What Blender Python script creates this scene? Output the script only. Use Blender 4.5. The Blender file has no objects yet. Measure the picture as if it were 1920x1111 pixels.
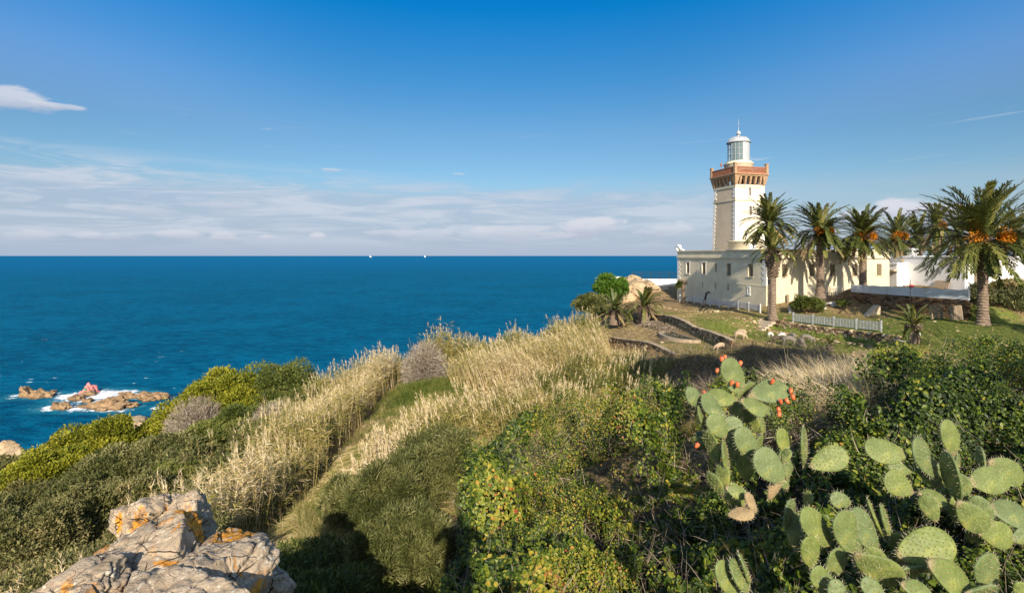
import bpy, math, random
import numpy as np
from mathutils import Vector, Matrix
R = math.radians
scene = bpy.context.scene
col = scene.collection
# ------------------------------------------------------------------ camera, sky, sun
F = 960.0                      # focal length in pixels of the 1920 px wide photograph
HY = 479.0
cd = bpy.data.cameras.new('camera'); cam = bpy.data.objects.new('camera', cd); col.objects.link(cam)
cd.sensor_width = 36; cd.lens = 18; cd.shift_y = -(555.5-HY)/1920
cd.clip_start = 0.05; cd.clip_end = 400000
cam.location = (0, 0, 0); cam.rotation_euler = (R(90), 0, 0)
scene.camera = cam
scene.view_settings.view_transform = 'Standard'; scene.view_settings.look = 'None'
scene.view_settings.exposure = 0.55; scene.view_settings.gamma = 1
scene.cycles.max_bounces = 5; scene.cycles.diffuse_bounces = 2; scene.cycles.glossy_bounces = 2
scene.cycles.transparent_max_bounces = 4

SUN = Vector((0.08, -1.0, 0.53)).normalized()
EL = math.asin(SUN.z); ROT = math.atan2(SUN.x, SUN.y)
w = bpy.data.worlds.new('World'); scene.world = w; w.use_nodes = True
nt = w.node_tree; nt.nodes.clear()
def N(nt, t, **kw):
    n = nt.nodes.new(t)
    for k, v in kw.items():
        if k in ('op',): n.operation = v
        elif k == 'vals':
            for i, x in v.items(): n.inputs[i].default_value = x
        else: setattr(n, k, v)
    return n
def mth(nt, op, a, b=None, c=None, clamp=False):
    n = nt.nodes.new('ShaderNodeMath'); n.operation = op; n.use_clamp = clamp
    for i, x in enumerate((a, b, c)):
        if x is None: continue
        if isinstance(x, (int, float)): n.inputs[i].default_value = x
        else: nt.links.new(x, n.inputs[i])
    return n.outputs[0]
def sstep(nt, x, a, b):
    n = nt.nodes.new('ShaderNodeMapRange'); n.interpolation_type = 'SMOOTHSTEP'
    nt.links.new(x, n.inputs[0]); n.inputs[1].default_value = a; n.inputs[2].default_value = b
    return n.outputs[0]
def mixc(nt, f, a, b, typ='MIX'):
    n = nt.nodes.new('ShaderNodeMix'); n.data_type = 'RGBA'; n.blend_type = typ
    for s, x in ((n.inputs[0], f), (n.inputs[6], a), (n.inputs[7], b)):
        if isinstance(x, (int, float)): s.default_value = x
        elif isinstance(x, tuple): s.default_value = (x[0], x[1], x[2], 1)
        else: nt.links.new(x, s)
    return n.outputs[2]
def comb(nt, x, y, z=0.0):
    n = nt.nodes.new('ShaderNodeCombineXYZ')
    for i, s in enumerate((x, y, z)):
        if isinstance(s, (int, float)): n.inputs[i].default_value = s
        else: nt.links.new(s, n.inputs[i])
    return n.outputs[0]
def noise(nt, vec, scale=5, det=4, rough=0.5, dist=0.0, typ=None):
    n = nt.nodes.new('ShaderNodeTexNoise'); n.inputs['Scale'].default_value = scale
    n.inputs['Detail'].default_value = det; n.inputs['Roughness'].default_value = rough
    n.inputs['Distortion'].default_value = dist
    if typ: n.noise_type = typ
    if vec is not None: nt.links.new(vec, n.inputs['Vector'])
    return n.outputs[0]
def ramp(nt, f, stops, interp='LINEAR'):
    n = nt.nodes.new('ShaderNodeValToRGB'); n.color_ramp.interpolation = interp
    e = n.color_ramp.elements
    while len(e) < len(stops): e.new(0.5)
    for i, (p, c) in enumerate(stops):
        e[i].position = p; e[i].color = (c[0], c[1], c[2], 1)
    nt.links.new(f, n.inputs[0]); return n.outputs[0]

sky = N(nt, 'ShaderNodeTexSky', sky_type='NISHITA'); sky.sun_disc = False
sky.sun_elevation = EL; sky.sun_rotation = ROT; sky.altitude = 100
sky.air_density = 1.0; sky.dust_density = 0.6; sky.ozone_density = 3.0
tc = N(nt, 'ShaderNodeTexCoord'); sp = N(nt, 'ShaderNodeSeparateXYZ')
nt.links.new(tc.outputs['Generated'], sp.inputs[0])
az = mth(nt, 'ARCTAN2', sp.outputs[0], sp.outputs[1])      # 0 = +Y, + to the right
el = mth(nt, 'ARCSINE', sp.outputs[2])
hsv = N(nt, 'ShaderNodeHueSaturation'); hsv.inputs['Saturation'].default_value = 1.12
nt.links.new(sky.outputs[0], hsv.inputs['Color'])
# the sky is clearer and deeper high up, milky towards the horizon
elr = mth(nt, 'DIVIDE', el, 1.6)
skm = ramp(nt, elr, [(0.0, (.67, .64, .61)), (.146, (.573, .71, .73)), (.206, (.305, .71, .83)), (.279, (.022, .70, .99)), (.38, (.022, .66, .99)), (.6, (1.2, 1.2, 1.2))])
front = sstep(nt, mth(nt, 'COSINE', az), 0.05, 0.55)      # deepest blue opposite the sun
side_ = mth(nt, 'MULTIPLY', sstep(nt, mth(nt, 'ABSOLUTE', az), 0.25, 0.85), sstep(nt, el, 0.20, 0.32))
skm = mixc(nt, side_, skm, mixc(nt, 1.0, skm, (1.85, 1.24, 1.24), 'MULTIPLY'))
skm = mixc(nt, front, (1.75, 1.5, 1.25), skm)  # unseen sky behind the camera brightened and warmed to add fill light
skyc = mixc(nt, 1.0, hsv.outputs[0], skm, 'MULTIPLY')
lowf = sstep(nt, el, 0.17, -0.02)
lowf = mth(nt, 'MULTIPLY', lowf, 0.72)
skyc = mixc(nt, lowf, skyc, (2.37, 3.06, 4.09))
v1 = comb(nt, mth(nt, 'MULTIPLY', az, 3.0), mth(nt, 'MULTIPLY', el, 26.0), 0.0)
v2 = comb(nt, mth(nt, 'MULTIPLY', az, 7.0), mth(nt, 'MULTIPLY', el, 22.0), 3.0)
n1 = noise(nt, v1, 1.5, 10, 0.66, 0.7)
n2 = noise(nt, v2, 2.2, 8, 0.58, 0.2)
# stratus veil between about 2 and 10 degrees
band = mth(nt, 'MULTIPLY', sstep(nt, mth(nt, 'MULTIPLY_ADD', az, 0.035, el), 0.155, 0.095), sstep(nt, el, 0.0, 0.05))
azf = sstep(nt, az, 0.75, 0.1)
veil = mth(nt, 'MULTIPLY', sstep(nt, n1, 0.42, 0.62), band)
veil = mth(nt, 'MULTIPLY', veil, mth(nt, 'MULTIPLY_ADD', azf, 0.50, 0.20))
base = mth(nt, 'MULTIPLY', sstep(nt, mth(nt, 'ADD', el, mth(nt, 'MULTIPLY', n1, -0.10)), 0.100, 0.050), sstep(nt, el, -0.03, 0.0))
base = mth(nt, 'MULTIPLY', base, mth(nt, 'MULTIPLY_ADD', azf, 0.60, 0.15))
skyc = mixc(nt, base, skyc, (2.83, 3.44, 4.47))
skyc = mixc(nt, veil, skyc, (4.28, 4.66, 5.27))
# thin wisps above
n3 = noise(nt, comb(nt, mth(nt, 'MULTIPLY', az, 2.5), mth(nt, 'MULTIPLY', el, 34.0), 7.0), 2.3, 8, 0.65, 0.6)
wis = mth(nt, 'MULTIPLY', sstep(nt, n3, 0.60, 0.74), mth(nt, 'MULTIPLY', sstep(nt, el, 0.26, 0.19), sstep(nt, el, 0.09, 0.14)))
skyc = mixc(nt, mth(nt, 'MULTIPLY', wis, 0.45), skyc, (4.2, 4.58, 5.27))
def cloud(a0, e0, ra, re, s, colr, thr=0.5, soft=0.22):
    """a cumulus or wisp centred on azimuth a0, elevation e0 (radians)"""
    global skyc
    dx = mth(nt, 'DIVIDE', mth(nt, 'SUBTRACT', az, a0), ra)
    dy = mth(nt, 'DIVIDE', mth(nt, 'SUBTRACT', el, e0), re)
    r = mth(nt, 'SQRT', mth(nt, 'ADD', mth(nt, 'MULTIPLY', dx, dx), mth(nt, 'MULTIPLY', dy, dy)))
    f = mth(nt, 'SUBTRACT', mth(nt, 'MULTIPLY_ADD', n2, 1.5, 0.25), r)
    f = sstep(nt, f, thr-soft*0.5, thr+soft)
    f = mth(nt, 'MULTIPLY', f, min(1.0, s*1.25), clamp=True)
    # flat shaded underside
    u = sstep(nt, mth(nt, 'ADD', dy, mth(nt, 'MULTIPLY', n2, 0.8)), -0.35, 0.75)
    c = mixc(nt, u, (2.83, 3.17, 4.05), colr)
    skyc = mixc(nt, f, skyc, c)
def azel(px, py):
    x = (px-960)/F; z = (HY-py)/F
    return math.atan2(x, 1), math.asin(z/math.sqrt(1+x*x+z*z))
WHT = (4.66, 4.81, 5.35)
for px, py, ra, re, s in ((1110, 424, .13, .036, .75), (960, 436, .16, .030, .5), (1250, 432, .11, .030, .5), (800, 440, .14, .026, .4),
                          (1690, 398, .075, .034, .85), (1760, 400, .07, .032, .8), (1600, 404, .05, .02, .6), (1870, 430, .09, .022, .5),
                          (30, 186, .085, .030, .62), (120, 200, .07, .010, .55),
                          (422, 442, .04, .018, .6), (500, 445, .035, .013, .6), (595, 443, .022, .013, .6), (330, 440, .07, .018, .55), (200, 443, .10, .015, .5), (60, 442, .08, .014, .4), (430, 385, .10, .02, .3), (260, 392, .09, .02, .3), (120, 340, .12, .012, .3),
                          (720, 436, .06, .018, .5), (620, 318, .03, .006, .4), (860, 326, .03, .006, .4)):
    a, e = azel(px, py); cloud(a, e, ra, re, s, WHT)
bg = N(nt, 'ShaderNodeBackground'); bg.inputs[1].default_value = 0.103
out = N(nt, 'ShaderNodeOutputWorld')
nt.links.new(skyc, bg.inputs[0]); nt.links.new(bg.outputs[0], out.inputs[0])

sl = bpy.data.lights.new('sun', 'SUN'); sl.energy = 5.0; sl.angle = R(0.53); sl.color = (1.0, 0.88, 0.70)
so = bpy.data.objects.new('sun', sl); col.objects.link(so)
so.rotation_euler = SUN.to_track_quat('Z', 'Y').to_euler(); so.location = (0, -20, 40)

# ------------------------------------------------------------------ helpers
rng = np.random.default_rng(7)
def P(px, py, d): return ((px-960)/F*d, d, (HY-py)/F*d)
def tag(o, label=None, cat=None, group=None, kind=None):
    if label: o['label'] = label
    if cat: o['category'] = cat
    if group: o['group'] = group
    if kind: o['kind'] = kind
    return o
def empty(name, loc, rz=0.0, label=None, cat=None, group=None):
    o = bpy.data.objects.new(name, None); col.objects.link(o); o.location = loc; o.rotation_euler = (0, 0, rz)
    o.empty_display_size = 0.3
    return tag(o, label, cat, group)
def link(name, me, mat=None, parent=None):
    o = bpy.data.objects.new(name, me); col.objects.link(o)
    if mat is not None:
        for m in (mat if isinstance(mat, (list, tuple)) else [mat]): me.materials.append(m)
    if parent is not None: o.parent = parent
    return o
def copy_tree(o, parent=None):
    c = o.copy(); col.objects.link(c); c.parent = parent
    for ch in list(o.children): copy_tree(ch, c)
    return c
def npmesh(name, V, faces, tint=None, smooth=False, mi=None):
    """V (n,3); faces: list of (m,k) int arrays, k = 3 or 4"""
    me = bpy.data.meshes.new(name)
    if not isinstance(faces, (list, tuple)): faces = [faces]
    faces = [f for f in faces if len(f)]
    loops = np.concatenate([f.ravel() for f in faces]).astype(np.int32)
    tot = np.concatenate([np.full(len(f), f.shape[1], np.int32) for f in faces])
    st = np.concatenate([[0], np.cumsum(tot)[:-1]]).astype(np.int32)
    me.vertices.add(len(V)); me.vertices.foreach_set('co', np.asarray(V, np.float32).ravel())
    me.loops.add(len(loops)); me.loops.foreach_set('vertex_index', loops)
    me.polygons.add(len(tot)); me.polygons.foreach_set('loop_start', st); me.polygons.foreach_set('loop_total', tot)
    if mi is not None: me.polygons.foreach_set('material_index', np.asarray(mi, np.int32))
    me.polygons.foreach_set('use_smooth', np.full(len(tot), smooth))
    if tint is not None:
        a = me.attributes.new('tint', 'FLOAT', 'POINT'); a.data.foreach_set('value', np.asarray(tint, np.float32))
    me.update(calc_edges=True); return me
class MB:
    """small mesh builder: boxes, prisms, lathes and tubes in one mesh"""
    def __init__(s): s.v = []; s.f = []; s.m = []; s.sm = []
    def add(s, V, Fc, mi=0, sm=False):
        b = len(s.v); s.v += [tuple(p) for p in V]
        for f in Fc: s.f.append([b+i for i in f]); s.m.append(mi); s.sm.append(sm)
    def box(s, x0, x1, y0, y1, z0, z1, mi=0, M=None):
        V = [(x, y, z) for z in (z0, z1) for y in (y0, y1) for x in (x0, x1)]
        if M is not None: V = [M @ Vector(p) for p in V]
        s.add(V, [(0, 2, 3, 1), (4, 5, 7, 6), (0, 1, 5, 4), (2, 6, 7, 3), (0, 4, 6, 2), (1, 3, 7, 5)], mi)
    def frus(s, c, a0, b0, z0, a1, b1, z1, mi=0):
        V = [(c[0]+sx*a0, c[1]+sy*b0, z0) for sx, sy in ((-1, -1), (1, -1), (1, 1), (-1, 1))] + \
            [(c[0]+sx*a1, c[1]+sy*b1, z1) for sx, sy in ((-1, -1), (1, -1), (1, 1), (-1, 1))]
        s.add(V, [(3, 2, 1, 0), (4, 5, 6, 7), (0, 1, 5, 4), (1, 2, 6, 5), (2, 3, 7, 6), (3, 0, 4, 7)], mi)
    def lathe(s, c, prof, n=24, mi=0, a0=0, a1=2*math.pi, sm=True):
        full = abs(a1-a0-2*math.pi) < 1e-6; k = n if full else n+1
        V = []
        for r, z in prof:
            for i in range(k):
                a = a0+(a1-a0)*i/n; V.append((c[0]+r*math.cos(a), c[1]+r*math.sin(a), c[2]+z))
        Fc = []
        for j in range(len(prof)-1):
            for i in range(n):
                i2 = (i+1) % k if full else i+1
                Fc.append((j*k+i, j*k+i2, (j+1)*k+i2, (j+1)*k+i))
        s.add(V, Fc, mi, sm)
    def tube(s, pts, rad, n=6, mi=0, sm=True, cap=True):
        pts = [Vector(p) for p in pts]; V = []
        for i, p in enumerate(pts):
            t = (pts[min(i+1, len(pts)-1)]-pts[max(i-1, 0)]).normalized()
            u = t.cross(Vector((0.13, 0.27, 1)) if abs(t.z) < .95 else Vector((1, 0, 0))).normalized(); v = t.cross(u)
            r = rad[i] if isinstance(rad, (list, tuple)) else rad
            for k in range(n):
                a = 2*math.pi*k/n; V.append(p+u*math.cos(a)*r+v*math.sin(a)*r)
        Fc = [(j*n+k, j*n+(k+1) % n, (j+1)*n+(k+1) % n, (j+1)*n+k) for j in range(len(pts)-1) for k in range(n)]
        if cap: Fc += [tuple(range(n))[::-1], tuple((len(pts)-1)*n+k for k in range(n))]
        s.add(V, Fc, mi, sm)
    def build(s, name, mat, parent=None, bevel=0):
        me = bpy.data.meshes.new(name); me.from_pydata(s.v, [], s.f)
        me.polygons.foreach_set('material_index', s.m); me.polygons.foreach_set('use_smooth', s.sm)
        me.update(); o = link(name, me, mat, parent)
        if bevel:
            b = o.modifiers.new('b', 'BEVEL'); b.width = bevel; b.segments = 1; b.limit_method = 'ANGLE'
        return o
# value noise
def _h(ix, iy, iz, s):
    n = (ix*374761393 + iy*668265263 + iz*2147483647 + s*974711) & 0xffffffff
    n = ((n ^ (n >> 13))*1274126177) & 0xffffffff
    n = ((n ^ (n >> 16))*2246822519) & 0xffffffff
    return ((n ^ (n >> 15)) & 0xffffff)/float(0xffffff)
def vn(x, y, z=0.0, s=0):
    x, y, z = np.broadcast_arrays(np.asarray(x, float), y, z)
    ix, iy, iz = (np.floor(q).astype(np.int64) for q in (x, y, z))
    fx, fy, fz = x-ix, y-iy, z-iz
    fx, fy, fz = (q*q*(3-2*q) for q in (fx, fy, fz)); r = 0
    for dz in (0, 1):
        for dy in (0, 1):
            for dx in (0, 1):
                r = r + _h(ix+dx, iy+dy, iz+dz, s)*(fx if dx else 1-fx)*(fy if dy else 1-fy)*(fz if dz else 1-fz)
    return r
def fbm(x, y, z=0.0, o=4, s=0, g=0.5):
    r = 0; a = 1; t = 0; k = 1.0
    for i in range(o):
        r = r+a*vn(np.asarray(x)*k+i*17.3, np.asarray(y)*k+i*9.1, np.asarray(z)*k+i*5.7, s+i); t += a; a *= g; k *= 2.03
    return r/t
def ss(x, a, b):
    t = np.clip((x-a)/(b-a), 0, 1); return t*t*(3-2*t)
def unit(v): return v/np.maximum(np.linalg.norm(v, axis=-1, keepdims=True), 1e-9)

# ------------------------------------------------------------------ materials
def mat(name): 
    m = bpy.data.materials.new(name); m.use_nodes = True; t = m.node_tree; b = t.nodes['Principled BSDF']
    return m, t, b
def bump(t, b, h, strength=0.3, dist=0.02):
    n = t.nodes.new('ShaderNodeBump'); n.inputs['Strength'].default_value = strength; n.inputs['Distance'].default_value = dist
    t.links.new(h, n.inputs['Height']); t.links.new(n.outputs[0], b.inputs['Normal'])
def objc(t): return N(t, 'ShaderNodeTexCoord').outputs['Object']
def plain(name, c, rough=0.7, var=0.18, scale=3.0, metal=0.0, bs=0.2, spec=0.3, c2=None, bd=0.01):
    m, t, b = mat(name); v = objc(t); n = noise(t, v, scale, 6, 0.6)
    lo = tuple(q*(1-var) for q in c) if c2 is None else c2; hi_ = tuple(min(1, q*(1+var)) for q in c)
    t.links.new(ramp(t, n, [(0.3, lo), (0.7, hi_)]), b.inputs['Base Color'])
    b.inputs['Roughness'].default_value = rough; b.inputs['Metallic'].default_value = metal
    b.inputs['Specular IOR Level'].default_value = spec
    if bs: bump(t, b, noise(t, v, scale*8, 4), bs, bd)
    return m
def leafmat(name, stops, rough=0.55, spec=0.25, trans=0.18):
    m, t, b = mat(name)
    a = N(t, 'ShaderNodeAttribute', attribute_name='tint')
    c = ramp(t, a.outputs['Fac'], stops); t.links.new(c, b.inputs['Base Color'])
    b.inputs['Roughness'].default_value = rough; b.inputs['Specular IOR Level'].default_value = spec
    if trans:
        tr = N(t, 'ShaderNodeBsdfTranslucent'); t.links.new(c, tr.inputs[0])
        mx = N(t, 'ShaderNodeMixShader'); mx.inputs[0].default_value = trans
        t.links.new(b.outputs[0], mx.inputs[1]); t.links.new(tr.outputs[0], mx.inputs[2])
        t.links.new(mx.outputs[0], t.nodes['Material Output'].inputs[0])
    return m
def plaster(name, c, stain=(0.45, 0.40, 0.32), amt=0.35):
    m, t, b = mat(name); v = objc(t)
    mp = N(t, 'ShaderNodeMapping'); mp.inputs['Scale'].default_value = (1.6, 1.6, 0.35); t.links.new(v, mp.inputs[0])
    n = noise(t, mp.outputs[0], 1.6, 8, 0.65); n2_ = noise(t, v, 0.7, 5, 0.55)
    f = mth(t, 'MULTIPLY', sstep(t, n, 0.48, 0.78), amt)
    k = mixc(t, sstep(t, n2_, 0.3, 0.7), tuple(q*0.9 for q in c), tuple(min(1, q*1.05) for q in c))
    t.links.new(mixc(t, f, k, stain), b.inputs['Base Color'])
    b.inputs['Roughness'].default_value = 0.85; b.inputs['Specular IOR Level'].default_value = 0.15
    bump(t, b, noise(t, v, 14, 5), 0.25, 0.01); return m
M = {}
M['cream'] = plaster('cream_plaster', (0.66, 0.585, 0.42), amt=0.22)
M['towercream'] = plaster('tower_plaster', (0.71, 0.655, 0.52), amt=0.25)
M['tan'] = plaster('shade_tan_plaster', (0.56, 0.45, 0.32), amt=0.3)
M['white'] = plaster('white_paint', (0.87, 0.86, 0.84), (0.5, 0.44, 0.36), 0.2)
M['quoin'] = plaster('white_quoin', (0.74, 0.72, 0.68), amt=0.25)
M['bluewhite'] = plaster('bluish_whitewash', (0.66, 0.70, 0.74), (0.28, 0.25, 0.2), 0.5)
M['brown_stone'] = plain('brown_stone', (0.36, 0.235, 0.14), 0.85, 0.3, 4)
M['brick'] = plain('red_brick', (0.34, 0.145, 0.085), 0.85, 0.3, 9)
M['shutter'] = plain('brown_shutter', (0.20, 0.155, 0.10), 0.6, 0.2, 6)
M['glass'] = plain('dark_glass', (0.02, 0.03, 0.04), 0.08, 0.1, 2, bs=0, spec=0.8)
M['lantern'] = plain('grey_metal_paint', (0.40, 0.42, 0.44), 0.35, 0.06, 3, bs=0.05, spec=0.5)
M['iron'] = plain('black_iron', (0.03, 0.03, 0.035), 0.5, 0.2, 4)
M['coping'] = plain('weathered_coping', (0.36, 0.28, 0.19), 0.95, 0.35, 4)
M['concrete'] = plain('pale_concrete', (0.48, 0.40, 0.29), 0.9, 0.25, 5)
M['greyconc'] = plain('grey_concrete', (0.36, 0.37, 0.37), 0.9, 0.25, 5)
M['wood'] = plain('grey_wood', (0.28, 0.22, 0.16), 0.85, 0.3, 6)
M['bark'] = plain('bark', (0.17, 0.12, 0.08), 0.95, 0.4, 5, bs=0.8, bd=0.03)
M['red'] = plain('red_plastic', (0.7, 0.05, 0.05), 0.5, 0.1)
M['paintwhite'] = plain('white_fence_paint', (0.58, 0.57, 0.55), 0.7, 0.15, 5)
# ------------------------------------------------------------------ terrain
CTRL = np.array([
 (0,-3,-1.9),(0,0,-2.4),(-6,-4,-3),(8,-4,-2.5),(20,-4,-3),(-20,-6,-9),
 (0,3.2,-3.6),(-3.5,5,-4.3),(-6,6,-5.6),(4,3.2,-3.4),(7,7,-4.1),(5.4,5.5,-3.75),(2,8,-5.1),(-0.5,8,-5.6),(0.5,5.5,-4.7),
 (0,10.5,-6.6),(-4.8,15,-8.2),(-6.6,16,-8.7),(-7.3,22,-9.6),(-8.1,26,-9.95),(-8.4,31,-10.0),(-8.3,40,-10.0),(-2.5,18,-8.4),
 (-12,12,-8.9),(-11,15,-9.6),(-12,20,-11.2),(-19,20,-12.2),(-25,25,-14.5),(-18,30,-13.0),(-13,28,-11.8),(-13,38,-12.4),
 (-18,42,-13.6),(-24,45,-15.5),(-31,45,-18.8),(-36,40,-19),(-40,30,-18.2),(-30,20,-14.8),(-20,10,-11.5),(-45,48,-25),
 (-30,60,-26),(-60,40,-25),(-60,60,-25.5),(-85,88,-38),(-95,80,-38),(-80,70,-32),(-75,100,-60),(-60,82,-45),(-18,56,-22),(-20,80,-42),(-10,60,-20),(-8,80,-38),(-8,48,-11.8),(-14,45,-13.2),
 (2,50,-10.1),(2,60,-13.5),(2,80,-34),(7.5,52,-8.6),(8,62,-9.4),(8,76,-14),(10,100,-38),(10.6,68,-7.9),(13.9,72,-7.3),
 (17,75,-6.6),(22,80,-5.1),(28,84,-4.9),(17,92,-12),(17,112,-38),(26,96,-10),(24,118,-40),(45,110,-12),(50,130,-40),
 (27,55,-5.5),(24,72,-6.1),(20,60,-6.5),(16.5,38,-6.35),(16.5,58,-6.75),(22,46,-6.15),(25,49,-6.0),
 (14,45,-6.4),(13,40,-6.45),(13,52,-6.5),(14.4,57,-6.9),(11.2,58,-7.2),
 (10,42,-6.6),(9,36,-7.3),(4,32,-8.9),(0,30,-9.35),(-4,38,-9.85),(0,44,-9.5),(6,44,-8.4),
 (2,14,-5.7),(4.6,13,-4.9),(9,16,-4.5),(10,13,-4.25),(15.7,16,-4.6),(3,5,-4.0),(7,10,-4.1),(12,8,-3.9),
 (4,20,-7.6),(9,22,-6.5),(15,24,-5.7),(20,26,-5.75),(10,30,-7.7),(16,32,-7.0),(22,34,-6.3),(20,40,-6.4),
 (24,30,-5.9),(31,35,-5.8),(30,29,-5.75),(36.8,40,-5.4),(42,46,-5.7),(32,40,-5.7),(38,30,-5.7),(30,48,-5.7),(50,30,-5.2),(34,55,-4.6),
 (42,60,-4.4),(60,50,-5.0),(60,70,-4),(80,90,-4),(120,60,-2),(120,120,-8),(90,20,-2),(60,0,-2),(55,40,-5.2),
 ], float)
_c2 = 9.0
def _phi(r2): return np.sqrt(r2+_c2)
_A = _phi(((CTRL[:, None, :2]-CTRL[None, :, :2])**2).sum(-1)); n_ = len(CTRL)
_S = np.zeros((n_+3, n_+3)); _S[:n_, :n_] = _A+np.eye(n_)*-0.12; _S[:n_, n_] = 1; _S[:n_, n_+1:] = CTRL[:, :2]; _S[n_:, :n_] = _S[:n_, n_:].T
_w = np.linalg.solve(_S, np.concatenate([CTRL[:, 2], np.zeros(3)])); NC = len(CTRL)
WALLS = {   # terrace walls: x,y of each end, step height; the left side of A->B is the low side
 'upper': ((16.3, 37.8), (15.9, 58.0), 0.85), 'lower': ((12.3, 38.2), (9.9, 50.5), 0.65), 'lawn': ((28.4, 37.6), (24.6, 47.5), 0.85),
 'house': ((39.6, 43.6), (35.6, 54.0), 1.3)}
def wallstep(x, y, A, B, h):
    ax, ay = A; bx, by = B; L = math.hypot(bx-ax, by-ay); tx, ty = (bx-ax)/L, (by-ay)/L
    s = (x-ax)*tx+(y-ay)*ty; d = (x-ax)*ty-(y-ay)*tx       # d > 0: right of A->B
    f = ss(s, -2.0, 0.3)*(1-ss(s, L-0.3, L+2.5))
    return s, d, f, h
def gz(x, y, fine=True):
    x = np.asarray(x, float); y = np.asarray(y, float); sh = x.shape; xf = x.ravel(); yf = y.ravel()
    z = np.zeros(len(xf))
    for i in range(0, len(xf), 60000):
        a = xf[i:i+60000]; b = yf[i:i+60000]
        r2 = (a[:, None]-CTRL[None, :, 0])**2+(b[:, None]-CTRL[None, :, 1])**2
        z[i:i+60000] = _phi(r2) @ _w[:NC]+_w[NC]+_w[NC+1]*a+_w[NC+2]*b
    for k, (A, B, h) in WALLS.items():
        s, d, f, h = wallstep(xf, yf, A, B, h)
        if k == 'house':     # right side is raised
            z += f*h*ss(d, 0.0, 0.25)*(1-ss(d, 10, 18))
        else:                # left side is cut down
            z -= f*h*ss(-d, 0.0, 0.3)*(1-ss(-d, 5.5, 9.5) if k != 'lower' else 1-ss(-d, 3, 8))
    if fine:
        z += (fbm(xf*0.45, yf*0.45, 0, 3, 5)-0.5)*0.30*ss(-z, 5.0, 8.0)+(fbm(xf*1.3, yf*1.3, 0, 3, 11)-0.5)*0.16
    return z.reshape(sh)
def g1(x, y): return float(gz(np.array([x]), np.array([y]))[0])

def grid_axis(segs):
    out_ = []
    for a, b, st in segs: out_ += list(np.arange(a, b, st))
    return np.array(out_+[segs[-1][1]])
gx = grid_axis([(-130, -50, 3), (-50, -20, 0.9), (-20, 32, 0.30), (32, 60, 0.45), (60, 170, 4)])
gy = grid_axis([(-30, 0, 2), (0, 62, 0.30), (62, 95, 0.8), (95, 200, 4)])
X, Y = np.meshgrid(gx, gy); Z = gz(X, Y)
Z = np.maximum(Z, -82)
nx, ny = len(gx), len(gy)
idx = np.arange(nx*ny).reshape(ny, nx)
quads = np.stack([idx[:-1, :-1], idx[:-1, 1:], idx[1:, 1:], idx[1:, :-1]], -1).reshape(-1, 4)
def blob(x, y, cx, cy, rx, ry): return np.exp(-(((x-cx)/rx)**2+((y-cy)/ry)**2))
def greenness(x, y):
    g = 0.10+0.0*x
    for cx, cy, rx, ry, a in ((30, 36, 7, 9, .85), (26, 47, 4, 6, .7), (21, 42, 4, 3.5, .6), (14, 40.5, 2.5, 4, .4), (20, 50, 3.5, 8, .3),
                              (-8, 33, 2.2, 5, .5), (-7.5, 24, 1.6, 7, .35), (9.5, 34, 2.5, 3, .75), (1.5, 34, 3, 3, .6), (38, 42, 7, 6, .75), (18, 46, 2, 4, .4),
                              (-5.5, 42, 3, 4, .8), (17, 60, 3, 4, .5), (45, 30, 10, 8, .7)):
        g = g+a*blob(x, y, cx, cy, rx, ry)
    return np.clip(g, 0, 1)
gr = greenness(X, Y)
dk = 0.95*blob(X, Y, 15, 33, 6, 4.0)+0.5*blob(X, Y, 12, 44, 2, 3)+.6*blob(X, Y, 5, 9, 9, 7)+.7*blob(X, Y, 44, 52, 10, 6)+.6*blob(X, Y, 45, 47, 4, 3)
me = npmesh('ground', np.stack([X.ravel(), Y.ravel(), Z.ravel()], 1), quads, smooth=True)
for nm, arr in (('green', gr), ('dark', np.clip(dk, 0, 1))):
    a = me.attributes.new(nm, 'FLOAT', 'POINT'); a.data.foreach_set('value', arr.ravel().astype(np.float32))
m, t, b = mat('earth_and_grass'); v = objc(t)
ga = N(t, 'ShaderNodeAttribute', attribute_name='green').outputs['Fac']; da = N(t, 'ShaderNodeAttribute', attribute_name='dark').outputs['Fac']
n1_ = noise(t, v, 0.55, 6, 0.6); n2_ = noise(t, v, 3.5, 6, 0.65); n3_ = noise(t, v, 14, 4, 0.6)
dry = ramp(t, n2_, [(0.3, (0.13, 0.085, 0.045)), (0.5, (0.27, 0.19, 0.095)), (0.7, (0.42, 0.31, 0.16))])
grn = ramp(t, n2_, [(0.3, (0.05, 0.075, 0.015)), (0.52, (0.14, 0.175, 0.035)), (0.7, (0.29, 0.27, 0.09))])
f = sstep(t, mth(t, 'ADD', ga, mth(t, 'ADD', mth(t, 'MULTIPLY_ADD', n1_, 1.7, -0.98), mth(t, 'MULTIPLY_ADD', n2_, 0.7, -0.35))), 0.20, 0.62)
c = mixc(t, f, dry, grn)
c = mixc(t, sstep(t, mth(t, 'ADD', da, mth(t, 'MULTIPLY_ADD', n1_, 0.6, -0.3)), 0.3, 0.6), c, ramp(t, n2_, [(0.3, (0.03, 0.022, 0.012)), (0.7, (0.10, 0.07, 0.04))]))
c = mixc(t, mth(t, 'MULTIPLY', sstep(t, n3_, 0.66, 0.72), 0.5), c, (0.45, 0.38, 0.27))
t.links.new(c, b.inputs['Base Color']); b.inputs['Roughness'].default_value = 0.95; b.inputs['Specular IOR Level'].default_value = 0.1
bump(t, b, mth(t, 'ADD', n2_, mth(t, 'MULTIPLY', n3_, 0.5)), 0.9, 0.12)
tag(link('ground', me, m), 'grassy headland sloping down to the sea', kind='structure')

# ------------------------------------------------------------------ sea
SEA = -76.0
def seapt(px, py):
    d = -SEA*F/(py-HY); return ((px-960)/F*d, d)
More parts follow.
